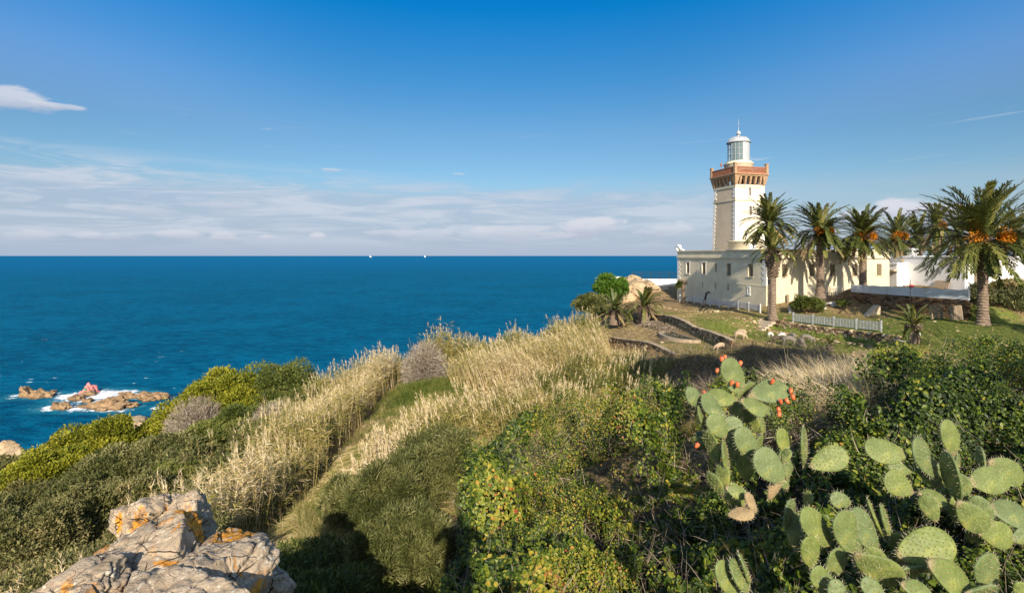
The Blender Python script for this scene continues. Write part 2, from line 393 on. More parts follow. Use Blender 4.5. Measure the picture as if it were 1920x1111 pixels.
# foam spots round the rocks: px, py, radius x, radius y in metres
FO = [(35,742,9,4,.7),(70,741,12,4,.8),(100,738,10,3,.6),(130,742,9,5,.9),(160,741,15,7,1),(185,743,14,7,1),(215,737,16,4.5,1),(240,742,12,5,1),(270,738,9,4,.7),
      (110,763,14,4,.8),(90,768,10,2.5,.7),(140,766,12,3.5,.8),(200,768,16,2.5,.8),(235,757,10,3,.6),(250,762,8,2.5,.6),(298,764,5,2,.9),(270,772,9,4,.25),(55,716,2.2,.6,.9),(57,711,2.5,.5,.9),
      (103,708,2,.5,.8),(273,708,2.2,.5,.9),(252,718,1.8,.5,.7),(88,716,2,.5,.6),(20,748,9,3,.4)]
sx = np.concatenate([[-150000, -20000, -2000, -700], np.arange(-320, -150, 1.2), [-100, 0, 300, 2000, 20000, 150000]])
sy = np.concatenate([[-3000, 0, 150], np.arange(225, 345, 1.2), [450, 800, 2000, 8000, 30000, 140000]])
SX, SY = np.meshgrid(sx, sy); fo = np.zeros_like(SX)
for px, py, rx, ry, a in FO:
    cx, cy = seapt(px, py); fo = np.maximum(fo, a*np.exp(-(((SX-cx)/rx)**2+((SY-cy)/(ry*2.2))**2)))
idx = np.arange(SX.size).reshape(SX.shape)
quads = np.stack([idx[:-1, :-1], idx[:-1, 1:], idx[1:, 1:], idx[1:, :-1]], -1).reshape(-1, 4)
me = npmesh('sea', np.stack([SX.ravel(), SY.ravel(), np.full(SX.size, SEA)], 1), quads, smooth=True)
a = me.attributes.new('foam', 'FLOAT', 'POINT'); a.data.foreach_set('value', fo.ravel().astype(np.float32))
m, t, b = mat('sea_water'); v = objc(t)
mp = N(t, 'ShaderNodeMapping'); mp.inputs['Scale'].default_value = (1.0, 1.7, 1); mp.inputs['Rotation'].default_value = (0, 0, R(14)); t.links.new(v, mp.inputs[0]); mv = mp.outputs[0]
wa = noise(t, mv, 0.11, 5, 0.6, 0.3); wb = noise(t, mv, 0.5, 4, 0.6); wc = noise(t, mv, 0.006, 4, 0.55); wd = noise(t, mv, 0.025, 4, 0.55)
dist_ = N(t, 'ShaderNodeVectorMath', operation='LENGTH'); t.links.new(v, dist_.inputs[0])
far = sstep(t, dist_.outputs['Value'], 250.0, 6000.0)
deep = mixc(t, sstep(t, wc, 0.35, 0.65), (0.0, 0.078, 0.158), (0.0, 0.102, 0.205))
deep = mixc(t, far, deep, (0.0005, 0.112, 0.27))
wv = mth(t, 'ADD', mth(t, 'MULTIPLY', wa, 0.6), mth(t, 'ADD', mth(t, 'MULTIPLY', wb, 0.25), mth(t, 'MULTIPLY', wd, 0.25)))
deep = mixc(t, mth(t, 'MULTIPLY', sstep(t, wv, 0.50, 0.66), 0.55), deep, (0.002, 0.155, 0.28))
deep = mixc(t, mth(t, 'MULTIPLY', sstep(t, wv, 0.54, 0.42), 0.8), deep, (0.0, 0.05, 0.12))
fa = N(t, 'ShaderNodeAttribute', attribute_name='foam').outputs['Fac']
fm = noise(t, v, 0.22, 7, 0.7, 0.8)
turq = sstep(t, fa, 0.03, 0.5)
deep = mixc(t, mth(t, 'MULTIPLY', turq, 0.6), deep, (0.02, 0.20, 0.28))
foam = sstep(t, mth(t, 'ADD', mth(t, 'MULTIPLY', fa, 1.15), mth(t, 'MULTIPLY_ADD', fm, 1.6, -1.15)), 0.22, 0.5)
mp2 = N(t, 'ShaderNodeMapping'); mp2.inputs['Scale'].default_value = (0.10, 0.30, 1); t.links.new(v, mp2.inputs[0])
caps = sstep(t, noise(t, mp2.outputs[0], 1.0, 3, 0.5), 0.745, 0.775)
foam = mth(t, 'MAXIMUM', foam, mth(t, 'MULTIPLY', caps, mth(t, 'MULTIPLY_ADD', far, -0.7, 0.75)))
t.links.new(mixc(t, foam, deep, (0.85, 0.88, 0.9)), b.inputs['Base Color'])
t.links.new(mth(t, 'MULTIPLY_ADD', foam, 0.4, 0.5), b.inputs['Roughness'])
b.inputs['Specular IOR Level'].default_value = 0.02; b.inputs['IOR'].default_value = 1.2
bump(t, b, mth(t, 'ADD', mth(t, 'MULTIPLY', wa, 2.5), wb), 1.0, 0.9)
tag(link('sea', me, m), 'deep blue open sea out to the horizon', kind='structure')

# ------------------------------------------------------------------ rocks
def ico(sub):
    bm_ = __import__('bmesh').new(); __import__('bmesh').ops.create_icosphere(bm_, subdivisions=sub, radius=1)
    V = np.array([v.co[:] for v in bm_.verts]); Fc = np.array([[v.index for v in f.verts] for f in bm_.faces]); bm_.free(); return V, Fc
_ico = {k: ico(k) for k in (3, 5, 6)}
def rockmesh(name, sc, seed, sub=5, planes=16, rough=0.09, crack=0.05, strata=0.0, fl=(1, 1, 1)):
    D, Fc = _ico[sub]; rg = np.random.default_rng(seed)
    n = unit(rg.normal(size=(planes, 3))*np.array(fl)); h = rg.uniform(0.62, 1.0, planes)
    dp = D @ n.T; r = np.where(dp > 0.05, h[None]/np.maximum(dp, 0.05), 9).min(1); r = np.minimum(r, 1.25)
    r = 0.7*r+0.3*np.minimum(r, 1.0)
    Pn = D*r[:, None]; o = rg.uniform(0, 50, 3)
    q = Pn*2.2+o
    r2 = r*(1+rough*2*(fbm(q[:, 0], q[:, 1], q[:, 2], 6, seed, 0.55)-0.5)*2)
    # cracks: warped cells
    q9 = Pn*9+o; r2 = r2*(1+rough*.35*(fbm(q9[:, 0], q9[:, 1], q9[:, 2], 4, seed+7, .6)-.5))
    if sub == 6: r2 = r2-rough*.55*np.exp(-(((fbm(q[:, 0]*.9+q[:, 1]*.3, q[:, 1]*.8, q[:, 2]*2.2, 3, seed+9, .6)-.5))/.022)**2)
    cells = rg.uniform(-1.2, 1.2, (26, 3)); wq = Pn+0.25*np.stack([fbm(q[:, 0]*1.3, q[:, 1], q[:, 2], 3, seed+k) for k in (1, 2, 3)], 1)
    dd = np.sqrt(((wq[:, None]-cells[None])**2).sum(-1)); dd.sort(axis=1)
    gcr = np.exp(-((dd[:, 1]-dd[:, 0])/0.028)**2)+0.5*np.exp(-((dd[:, 2]-dd[:, 1])/0.02)**2)
    step = (np.sin(dd[:, 0]*9+seed)*0.35)*rough
    r2 = r2*(1-crack*gcr+step)
    if strata: r2 = r2*(1+strata*np.sin((Pn[:, 2]*1.0+Pn[:, 0]*0.5)*22+q[:, 1]))
    V = D*r2[:, None]*np.array(sc)
    return npmesh(name, V, Fc, tint=np.clip(gcr, 0, 1), smooth=True)
def rockmat(name, stops, lich=0.0, scale=3.0, pink=None, bs=0.8, bd=0.03, wet=None):
    m, t, b = mat(name); v = objc(t); n = noise(t, v, scale, 9, 0.65, 0.3); n2 = noise(t, v, scale*7, 6, 0.7)
    c = ramp(t, mth(t, 'ADD', mth(t, 'MULTIPLY', n, 0.7), mth(t, 'MULTIPLY', n2, 0.3)), stops)
    if lich:
        l = noise(t, v, 2.0, 7, 0.62, 0.6); l2 = noise(t, v, 0.9, 2, 0.5)
        lf = mth(t, 'MULTIPLY', sstep(t, l, 0.515, 0.55), sstep(t, l2, 0.44, 0.52))
        c = mixc(t, mth(t, 'MULTIPLY', lf, lich), c, ramp(t, n2, [(0.35, (0.46, 0.17, 0.015)), (0.6, (0.78, 0.34, 0.025))]))
        g = noise(t, v, 4.2, 8, 0.7, 0.5)
        c = mixc(t, mth(t, 'MULTIPLY', sstep(t, g, 0.56, 0.60), 0.55), c, (0.22, 0.20, 0.17))
        c = mixc(t, mth(t, 'MULTIPLY', sstep(t, noise(t, v, 9, 5, 0.6), 0.6, 0.64), 0.7), c, (0.68, 0.62, 0.50))
    cr = N(t, 'ShaderNodeAttribute', attribute_name='tint').outputs['Fac']
    h_ = mth(t, 'ADD', n, mth(t, 'MULTIPLY', n2, 0.5))
    if lich:
        wv_ = mixc(t, 0.16, v, N(t, 'ShaderNodeTexNoise', vals={2: 5.0}).outputs['Color'], 'ADD')
        for sc_, th_, wt_ in ((2.6, .020, .9), (8.0, .022, .22)):
            vo = N(t, 'ShaderNodeTexVoronoi', feature='DISTANCE_TO_EDGE'); vo.inputs['Scale'].default_value = sc_; t.links.new(wv_, vo.inputs['Vector'])
            e_ = mth(t, 'MULTIPLY', sstep(t, vo.outputs['Distance'], th_, 0.0), mth(t, 'MULTIPLY', sstep(t, noise(t, v, 1.7*sc_/3, 3, .5), .46, .56), wt_))
            c = mixc(t, e_, c, (0.06, 0.045, 0.03)); h_ = mth(t, 'SUBTRACT', h_, mth(t, 'MULTIPLY', e_, 1.2))
        c = mixc(t, mth(t, 'MULTIPLY', sstep(t, noise(t, v, 40, 4, .7), .58, .68), .45), c, (0.13, 0.11, 0.085))
    c = mixc(t, mth(t, 'MULTIPLY', sstep(t, cr, 0.3, 0.95), 0.7), c, (0.07, 0.055, 0.04))
    if wet is not None:
        geo = N(t, 'ShaderNodeNewGeometry'); s_ = N(t, 'ShaderNodeSeparateXYZ'); t.links.new(geo.outputs['Position'], s_.inputs[0])
        wf = sstep(t, mth(t, 'ADD', s_.outputs[2], mth(t, 'MULTIPLY', n, 1.6)), wet+1.8, wet+0.9)
        c = mixc(t, mth(t, 'MULTIPLY', wf, 0.75), c, (0.07, 0.045, 0.025))
    if pink is not None:
        c = mixc(t, sstep(t, n2, 0.3, 0.62), pink, c) if False else mixc(t, mth(t, 'MULTIPLY', sstep(t, n2, 0.66, 0.5), 0.85), c, pink)
    t.links.new(c, b.inputs['Base Color']); b.inputs['Roughness'].default_value = 0.9; b.inputs['Specular IOR Level'].default_value = 0.2
    bump(t, b, h_, bs, bd); return m
M['searock'] = rockmat('sea_rock', [(0.3, (0.10, 0.06, 0.035)), (0.5, (0.27, 0.175, 0.095)), (0.7, (0.50, 0.35, 0.21))], 0, 0.35, bs=1, bd=0.4, wet=SEA)
M['pinkrock'] = rockmat('painted_rock', [(0.3, (0.35, 0.15, 0.12)), (0.7, (0.62, 0.34, 0.30))], 0, 0.8, pink=(0.62, 0.20, 0.19), bs=.6, bd=0.2, wet=SEA)
M['rock'] = rockmat('lichen_rock', [(0.30, (0.20, 0.145, 0.09)), (0.45, (0.37, 0.285, 0.195)), (0.58, (0.53, 0.43, 0.31)), (0.72, (0.68, 0.585, 0.45))], 0.95, 2.2, bs=1.0, bd=0.05)
M['hillrock'] = rockmat('tan_rock', [(0.3, (0.24, 0.16, 0.09)), (0.5, (0.45, 0.33, 0.2)), (0.7, (0.60, 0.47, 0.31))], 0, 0.8, bs=1, bd=0.15)
def px_rock(name, px, pb, wpx, hpx, depth, seed, label, mt, lean=0.0, group='rocks breaking the sea below the headland', tilt=0):
    x, d = seapt(px, pb); k = d/F; sx_ = wpx*k/2; sz_ = hpx*k
    me = rockmesh(name, (sx_*1.0, depth, sz_*1.05), seed, 5, 14, 0.30, 0.10, 0.035)
    o = link(name, me, mt); o.location = (x, d+depth*0.4, SEA-sz_*0.10); o.rotation_euler = (0, R(tilt), R(lean))
    return tag(o, label, 'rock', group)
px_rock('sea_rock', 46, 744, 30, 15, 5, 1, 'tan sea rock at the left end, tall left hump of the pair', M['searock'], tilt=-6)
px_rock('sea_rock', 72, 745, 40, 15, 6, 2, 'broad brown sea rock right beside the leftmost hump', M['searock'], 10)
px_rock('sea_rock', 96, 736, 12, 6, 2, 3, 'tiny brown sea rock awash just right of the left pair', M['searock'])
o = px_rock('painted_rock', 166, 737, 25, 19, 3.0, 4, 'pink and red painted sea rock with a green star mark', M['pinkrock'], tilt=-14)
o['group'] = ''; del o['group']
px_rock('sea_rock', 161, 741, 26, 5, 4, 5, 'low dark ledge at the foot of the pink painted rock', M['searock'])
px_rock('sea_rock', 139, 749, 30, 10, 5, 6, 'low brown rock in the foam left of the painted rock', M['searock'])
px_rock('sea_rock', 160, 754, 18, 6, 3, 7, 'small flat rock awash between pointed rock and long rock', M['searock'])
px_rock('sea_rock', 109, 767, 40, 15, 4, 8, 'pointed tan rock nearest the viewer among the sea rocks', M['searock'], -8, tilt=-14)
px_rock('sea_rock', 194, 765, 78, 21, 6, 9, 'long slanting tan slab, largest of the sea rocks', M['searock'], -6, tilt=-7)
px_rock('sea_rock', 236, 747, 34, 10, 4, 10, 'small tan rock behind the right end of the long slab', M['searock'])
px_rock('sea_rock', 277, 749, 58, 12, 5, 11, 'long low reddish rock at the right end of the reef', M['searock'], -4)
px_rock('sea_rock', 244, 763, 30, 9, 3, 12, 'small wet rock at the right foot of the long slab', M['searock'])
# green star painted on the pink rock
x, d = seapt(168, 737); s_ = MB(); st = []
for i in range(10):
    a_ = math.pi/2+i*math.pi/5; r_ = 0.95 if i % 2 == 0 else 0.42; st.append((r_*math.cos(a_), 0, r_*math.sin(a_)*1.1))
s_.add(st+[(p[0], 0.9, p[2]) for p in st], [tuple(range(10))]+[(i, (i+1) % 10, 10+(i+1) % 10, 10+i) for i in range(10)])
so_ = s_.build('star_mark', plain('green_paint', (0.05, 0.30, 0.16), 0.8)); so_.location = (0.3, -3.05, 3.2); so_.parent = o
# headland rock at the far left shore
def hill_rock(px, py, d, s3, seed, label, mt=None, tilt=0, sub=5, grp=None, cat='rock', name='boulder', rz=0, rough=.1, crack=.06):
    me = rockmesh(name, s3, seed, sub, 16, rough, crack, 0.01); o = link(name, me, mt or M['hillrock'])
    o.location = P(px, py, d); o.rotation_euler = (0, R(tilt), rz); return tag(o, label, cat, grp)
hill_rock(14, 846, 88, (2.4, 2.5, 1.9), 21, 'pinkish cliff rock at the far left edge above the water', M['hillrock'])
hill_rock(36, 852, 84, (1.4, 1.6, 1.2), 22, 'lower pinkish cliff rock right of the far left one', M['hillrock'])
hill_rock(245, 800, 64, (2.2, 2, 1.5), 23, 'orange rock peeping out between the yellow-green bushes', M['hillrock'])

# foreground lichen rock: boulders of one outcrop, each its own thing
FR = 'cracked lichen covered rocks of the foreground outcrop'
def fr(px, py, d, s3, seed, label, tilt=0, ry=0, rz=0, planes=14, crack=.07):
    me = rockmesh('lichen_boulder', s3, seed, 6, planes, 0.10, crack, 0.006, fl=(1, 1, 1.3)); o = link('lichen_boulder', me, M['rock'])
    o.location = P(px, py, d); o.rotation_euler = (R(tilt), R(ry), rz); return tag(o, label, 'boulder', FR)
fr(290, 985, 6.5, (0.50, 0.50, 0.42), 31, 'pale square topped boulder at the top of the foreground outcrop', ry=6, crack=.10)
fr(345, 985, 6.3, (0.28, 0.42, 0.34), 36, 'right half of the cracked top boulder, jutting over a dark gap', ry=-6)
fr(275, 1095, 5.2, (0.80, 0.75, 0.52), 32, 'large cracked central boulder with orange lichen streaks', ry=-3, planes=18, crack=.09)
fr(392, 1105, 5.0, (0.56, 0.8, 0.48), 33, 'right boulder of the outcrop with orange lichen at its edge', ry=12, rz=0.5, planes=18, crack=.09)
fr(432, 1062, 6.1, (0.72, 0.5, 0.34), 34, 'grey shaded slab sloping down the right side of the outcrop', ry=26, rz=-.2)
fr(125, 1125, 4.6, (0.52, 0.5, 0.30), 35, 'brown low boulder at the bottom left with a round hollow', ry=-12)
fr(340, 1180, 4.3, (0.75, 0.55, 0.40), 37, 'front boulder cut by the bottom edge of the photo')

# ------------------------------------------------------------------ ships on the horizon
for px, ln, lb in ((695, 95, 'tiny white ship on the horizon, left of the two'), (797, 70, 'fainter tiny white ship on the horizon, right of the two')):
    x, d = (px-960)/F*24000, 24000
    e = empty('ship', (x, d, SEA), 0.3, lb, 'ship', 'ships on the horizon')
    q = MB(); q.add([(-ln/2, -14, 0), (ln/2-20, -14, 0), (ln/2, 0, 0), (ln/2-20, 14, 0), (-ln/2, 14, 0), (-ln/2, -15, 22), (ln/2-15, -15, 22), (ln/2+8, 0, 26), (ln/2-15, 15, 22), (-ln/2, 15, 22)],
              [(0, 1, 6, 5), (1, 2, 7, 6), (2, 3, 8, 7), (3, 4, 9, 8), (4, 0, 5, 9), (5, 6, 7, 8, 9)]); q.build('hull', M['white'], e)
    q = MB(); q.box(-ln/2+6, -ln/2+36, -13, 13, 22, 75); q.box(-ln/2+15, -ln/2+24, -5, 5, 75, 92); q.build('bridge', M['white'], e)
# ------------------------------------------------------------------ keeper's building (local x = along the sunlit wall, y = along the shaded wall)
ANG = R(14.5)
def wall(mb, mapf, a0, a1, z0, z1, ops, depth=0.25, mi=0):
    """flat wall with real openings and reveals; mapf(a, dep, z) -> local point"""
    A = sorted({a0, a1, *[o[0] for o in ops], *[o[1] for o in ops]}); Zs = sorted({z0, z1, *[o[2] for o in ops], *[o[3] for o in ops]})
    for i in range(len(A)-1):
        for j in range(len(Zs)-1):
            ca, cz = (A[i]+A[i+1])/2, (Zs[j]+Zs[j+1])/2
            if any(o[0] < ca < o[1] and o[2] < cz < o[3] for o in ops): continue
            mb.add([mapf(A[i], 0, Zs[j]), mapf(A[i+1], 0, Zs[j]), mapf(A[i+1], 0, Zs[j+1]), mapf(A[i], 0, Zs[j+1])], [(0, 1, 2, 3)], mi)
    for o in ops:
        c = [(o[0], o[2]), (o[1], o[2]), (o[1], o[3]), (o[0], o[3])]
        for k in range(4):
            p, q = c[k], c[(k+1) % 4]
            mb.add([mapf(p[0], 0, p[1]), mapf(q[0], 0, q[1]), mapf(q[0], depth, q[1]), mapf(p[0], depth, p[1])], [(0, 1, 2, 3)], mi)
def mbox(mb, mapf, a0, a1, d0, d1, z0, z1, mi=0):
    V = [mapf(a, d, z) for z in (z0, z1) for d in (d0, d1) for a in (a0, a1)]
    mb.add(V, [(0, 2, 3, 1), (4, 5, 7, 6), (0, 1, 5, 4), (2, 6, 7, 3), (0, 4, 6, 2), (1, 3, 7, 5)], mi)
LW, RW = 16.9, 16.9
kb = empty('keeper_house', (27.3, 55, 0), ANG, 'long cream two storey flat roofed building at the foot of the lighthouse tower', 'building')
left = lambda a, d, z: (d, a, z)        # the wall facing the sea lawn
right = lambda a, d, z: (a, d, z)       # the sunlit wall
wl = [(14.4, .75), (10.9, .75), (6.1, .78), (2.4, .8)]; wr = [2.4, 6.0, 8.8, 11.9, 15.4]
opL = [(a-w_/2, a+w_/2, -2.35, -.95) for a, w_ in wl]+[(8.35, 8.72, -1.95, -1.0)]
slits = [(14.5, -4.1), (11.1, -4.2), (8.5, -4.15), (6.15, -4.15), (2.6, -4.3)]
opL += [(a-.13, a+.13, z, z+.72) for a, z in slits]
opR = [(a-.36, a+.36, -2.3, -.95) for a in wr]
w_ = MB(); wall(w_, left, 0, LW, -8, .55, opL); wall(w_, right, 0, RW, -7, .55, opR)
w_.add([(0, LW, -8), (RW, LW, -8), (RW, LW, .55), (0, LW, .55)], [(0, 1, 2, 3)]); w_.add([(RW, 0, -7), (RW, LW, -7), (RW, LW, .55), (RW, 0, .55)], [(0, 1, 2, 3)])
w_.build('wall', M['cream'], kb)
q = MB(); q.box(0.02, RW-.02, .02, LW-.02, -.2, .15); q.build('roof', M['concrete'], kb)
q = MB(); q.box(-.14, RW+.1, -.14, .22, .55, .68); q.box(-.14, .22, .22, LW+.1, .55, .68); q.box(RW-.3, RW+.1, .22, LW+.1, .551, .679); q.box(.22, RW-.3, LW-.22, LW+.1, .551, .679)
q.build('coping', M['cream'], kb)
q = MB()
for f_, L_ in ((left, LW), (right, RW)): mbox(q, f_, -.16, L_, -.16, -.002, -.32, -.14); mbox(q, f_, -.1, L_, -.10, -.004, -.14, -.05)
q.build('cornice', M['cream'], kb)
q = MB(); mbox(q, left, -.07, LW, -.07, -.002, -3.36, -3.22); mbox(q, left, -.05, LW+.02, -.05, -.002, -8, -3.36)
q2 = MB(); 
for a, z in slits[4:]: 
    mbox(q2, left, a-.22, a-.13, -.09, .02, z-.02, z+.82); mbox(q2, left, a+.13, a+.22, -.09, .02, z-.02, z+.82); mbox(q2, left, a-.22, a+.22, -.10, .02, z+.72, z+.85); mbox(q2, left, a-.26, a+.26, -.12, .02, z-.12, z)
# base course has openings too: rebuild it with holes
q = MB(); mbox(q, left, -.07, LW, -.07, -.002, -3.36, -3.22)
wall(q, lambda a, d, z: (d-.05, a, z), -.05, LW+.02, -8, -3.36, [(a-.13, a+.13, z, z+.72) for a, z in slits], .06)
q.build('string_course', M['cream'], kb); q2.build('slit_surround', M['white'], kb)
def quoins(mb, f_, a, sgn, z0, z1, h=.30, w1=.62, w2=.38, pr=.035):
    z = z0; i = 0
    while z < z1-.02:
        ww = w1 if i % 2 == 0 else w2; zt = min(z+h-.012, z1)
        mbox(mb, f_, min(a, a+sgn*ww), max(a, a+sgn*ww), -pr, .01, z, zt); z += h; i += 1
q = MB(); quoins(q, left, -.035, 1, -3.2, -.34); q.build('quoins', M['quoin'], kb); q = MB(); quoins(q, right, -.03, 1, -3.2, -.34, w1=.5, w2=.3); q.build('quoins', M['quoin'], kb)
q = MB(); quoins(q, left, LW, -1, -3.2, -.34, w1=.8, w2=.5); q.build('quoins', M['quoin'], kb)
# scroll ornament on the far corner of the parapet
q = MB(); q.tube([(.0, LW-.2, .62), (.0, LW-.05, 1.05), (.0, LW-.3, 1.35), (.0, LW-.62, 1.25), (.0, LW-.7, 1.0), (0, LW-.95, .85), (0, LW-1.6, .72)], [.3, .32, .26, .22, .17, .14, .08], 8); q.build('scroll_ornament', M['white'], kb)
def window(par, f_, a0, a1, z0, z1, sur=False, name='window'):
    q = MB(); mbox(q, f_, a0+.001, a1-.001, .13, .16, z0+.001, z1-.001)
    mbox(q, f_, (a0+a1)/2-.02, (a0+a1)/2+.02, .105, .13, z0+.03, z1-.03)
    n_s = 12
    for k in range(n_s):
        zz = z0+.06+(z1-z0-.12)*k/n_s; mbox(q, f_, a0+.05, (a0+a1)/2-.03, .115, .13, zz, zz+.03); mbox(q, f_, (a0+a1)/2+.03, a1-.05, .115, .13, zz, zz+.03)
    o_ = q.build(name, M['shutter'], par)
    s = MB(); mbox(s, f_, a0-.08, a1+.08, -.09, .1, z0-.08, z0-.002); s.build('sill', M['cream'], o_)
    if sur:
        s = MB(); mbox(s, f_, a0-.07, a0-.001, -.04, .02, z0-.1, z1+.1); mbox(s, f_, a1+.001, a1+.07, -.06, .02, z0-.14, z1+.16); mbox(s, f_, a0-.2, a1+.2, -.07, .02, z1+.101, z1+.19); mbox(s, f_, a0-.14, a1+.14, -.08, .02, z0-.2, z0-.101)
        s.build('frame', M['quoin'], o_)
    return o_
for i, (a, ww) in enumerate(wl): window(kb, left, a-ww/2, a+ww/2, -2.35, -.95, i < 2)
window(kb, left, 8.35, 8.72, -1.95, -1.0)
for a in wr: window(kb, right, a-.36, a+.36, -2.3, -.95)
for a, z in slits:
    q = MB(); mbox(q, left, a-.129, a+.129, .14, .17, z, z+.72); q.build('slit_window', M['glass'], kb)
# rounded stair house at the tower foot, standing on the roof
q = MB(); q.box(0, 0.01, 0, .01, 0, .01) if False else None
cx_, cy_ = 30.6, 67.2
def inv(x, y):  # world -> building local
    dx, dy = x-27.3, y-55; return (dx*math.cos(ANG)+dy*math.sin(ANG), -dx*math.sin(ANG)+dy*math.cos(ANG))
lx, ly = inv(cx_, cy_)
q.lathe((lx, ly, 0), [(2.05, -.1), (2.05, 1.75), (2.2, 1.78), (2.2, 1.95), (0.01, 2.05)], 40); q.build('round_stair_house', M['cream'], kb)
dr = MB(); a_ = math.atan2(-cy_, -cx_)-ANG+.42
Mx = Matrix.Translation((lx+2.06*math.cos(a_), ly+2.06*math.sin(a_), 0)) @ Matrix.Rotation(a_, 4, 'Z')
dr.box(-.08, .04, -.42, .42, .1, 1.45, 0, Mx); dr.build('door', M['bluewhite'], kb)
# ------------------------------------------------------------------ lighthouse tower
lt = empty('lighthouse', (32.3, 73.0, 0), ANG, 'square cream lighthouse tower with brick gallery and grey glazed lantern', 'lighthouse')
def tw(z): return 2.55-(2.55-2.28)*(z+0.2)/10.0
sides = [lambda a, d, z, r=None: (a, -1*1, z)]
def face(k, inset=0.0):
    """local mapping on tower face k at height z: a across, d depth inward"""
    c, s = [(1, 0), (0, 1), (-1, 0), (0, -1)][k]
    def f_(a, d, z):
        hw = tw(z)-d+inset; x, y = a, -hw
        return (x*c-y*s, x*s+y*c, z)
    return f_
q = MB()
opT = {0: [(-.19, .23, 8.25, 9.35), (-.19, .23, 5.55, 6.8)], 1: [], 2: [], 3: []}
for k in range(4):
    f_ = face(k); zs = [-6.5, 5.55, 6.8, 8.25, 9.35, 9.8] if k == 0 else [-6.5, 9.8]
    for z0, z1 in zip(zs[:-1], zs[1:]):
        op = [o for o in opT[k] if o[2] >= z0-1e-6 and o[3] <= z1+1e-6]
        if op:
            o = op[0]; q.add([f_(-tw(z0), 0, z0), f_(o[0], 0, z0), f_(o[0], 0, z1), f_(-tw(z1), 0, z1)], [(0, 1, 2, 3)]); q.add([f_(o[1], 0, z0), f_(tw(z0), 0, z0), f_(tw(z1), 0, z1), f_(o[1], 0, z1)], [(0, 1, 2, 3)])
            c_ = [(o[0], z0), (o[1], z0), (o[1], z1), (o[0], z1)]
            for i in range(4):
                p, r_ = c_[i], c_[(i+1) % 4]; q.add([f_(p[0], 0, p[1]), f_(r_[0], 0, r_[1]), f_(r_[0], .3, r_[1]), f_(p[0], .3, p[1])], [(0, 1, 2, 3)])
        else: q.add([f_(-tw(z0), 0, z0), f_(tw(z0), 0, z0), f_(tw(z1), 0, z1), f_(-tw(z1), 0, z1)], [(0, 1, 2, 3)])
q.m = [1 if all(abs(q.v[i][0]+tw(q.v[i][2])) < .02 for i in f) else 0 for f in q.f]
sh = q.build('shaft', [M['towercream'], M['tan']], lt)  # tan field on the left face only, also standing in for its weaker light
for o in opT[0]:
    f_ = face(0); q = MB(); mbox(q, f_, o[0], o[1], .2, .24, o[2], o[3]); mbox(q, f_, .01, .03, .17, .2, o[2], o[3]); wn = q.build('window', M['shutter'], lt)
    q = MB(); mbox(q, f_, o[0]-.14, o[0]-.001, -.06, .02, o[2]-.1, o[3]+.16); mbox(q, f_, o[1]+.001, o[1]+.14, -.06, .02, o[2]-.1, o[3]+.16); mbox(q, f_, o[0]-.14, o[1]+.14, -.07, .02, o[3]+.161, o[3]+.28); mbox(q, f_, o[0]-.2, o[1]+.2, -.1, .02, o[2]-.22, o[2]-.101)
    q.build('frame', M['white'], wn)
for k in range(4):   # quoins standing proud of the render, one mesh for each corner
    for sg, kk in ((-1, k), (1, (k+3) % 4)):
        q = MB(); f_ = face(kk)
        z = -.1; i = 0
        while z < 9.3:
            if not (7.5 < z+.1 < 7.9):
                ww = .62 if i % 2 == 0 else .42; e_ = tw(z)+.05; zt = z+.27
                mbox(q, f_, min(sg*e_, sg*(e_-ww)), max(sg*e_, sg*(e_-ww)), -.05, .02, z, zt)
            z += .29; i += 1
        q.build('quoins', M['quoin'], lt)
q = MB()
for z0, z1, pr in ((7.55, 7.75, .09), (9.42, 9.68, .10)):
    q.frus((0, 0), tw(z0)+pr, tw(z0)+pr, z0, tw(z0)+pr+.02, tw(z0)+pr+.02, z1)
q.build('string_course', M['cream'], lt)
# gallery
g = MB()
for k in range(4):
    c, s = [(1, 0), (0, 1), (-1, 0), (0, -1)][k]
    for j in range(5):
        a = -1.62+j*.81
        V = [];
        for (y_, z_) in ((-2.29, 9.75), (-2.40, 9.95), (-2.55, 10.5), (-2.62, 10.95), (-2.20, 10.95), (-2.20, 9.75)):
            for xx in (a-.14, a+.14): V.append((xx*c-y_*s, xx*s+y_*c, z_))
        n6 = 6; g.add(V, [tuple(2*i for i in range(n6))[::-1], tuple(2*i+1 for i in range(n6))]+[(2*i, 2*i+1, 2*((i+1) % n6)+1, 2*((i+1) % n6)) for i in range(n6)], 0)
    # lintels between corbels
    V = []
for sx_, sy_ in ((-1, -1), (1, -1), (1, 1), (-1, 1)):
    g.frus((sx_*2.28, sy_*2.28), .14, .14, 9.7, .40, .40, 10.95)
g.build('corbels', M['brown_stone'], lt)
g = MB(); g.frus((0, 0), 2.66, 2.66, 10.95, 2.70, 2.70, 11.15); g.frus((0, 0), 2.82, 2.82, 11.15, 2.82, 2.82, 11.27); g.build('gallery_slab', M['brown_stone'], lt)
g = MB(); br = MB()
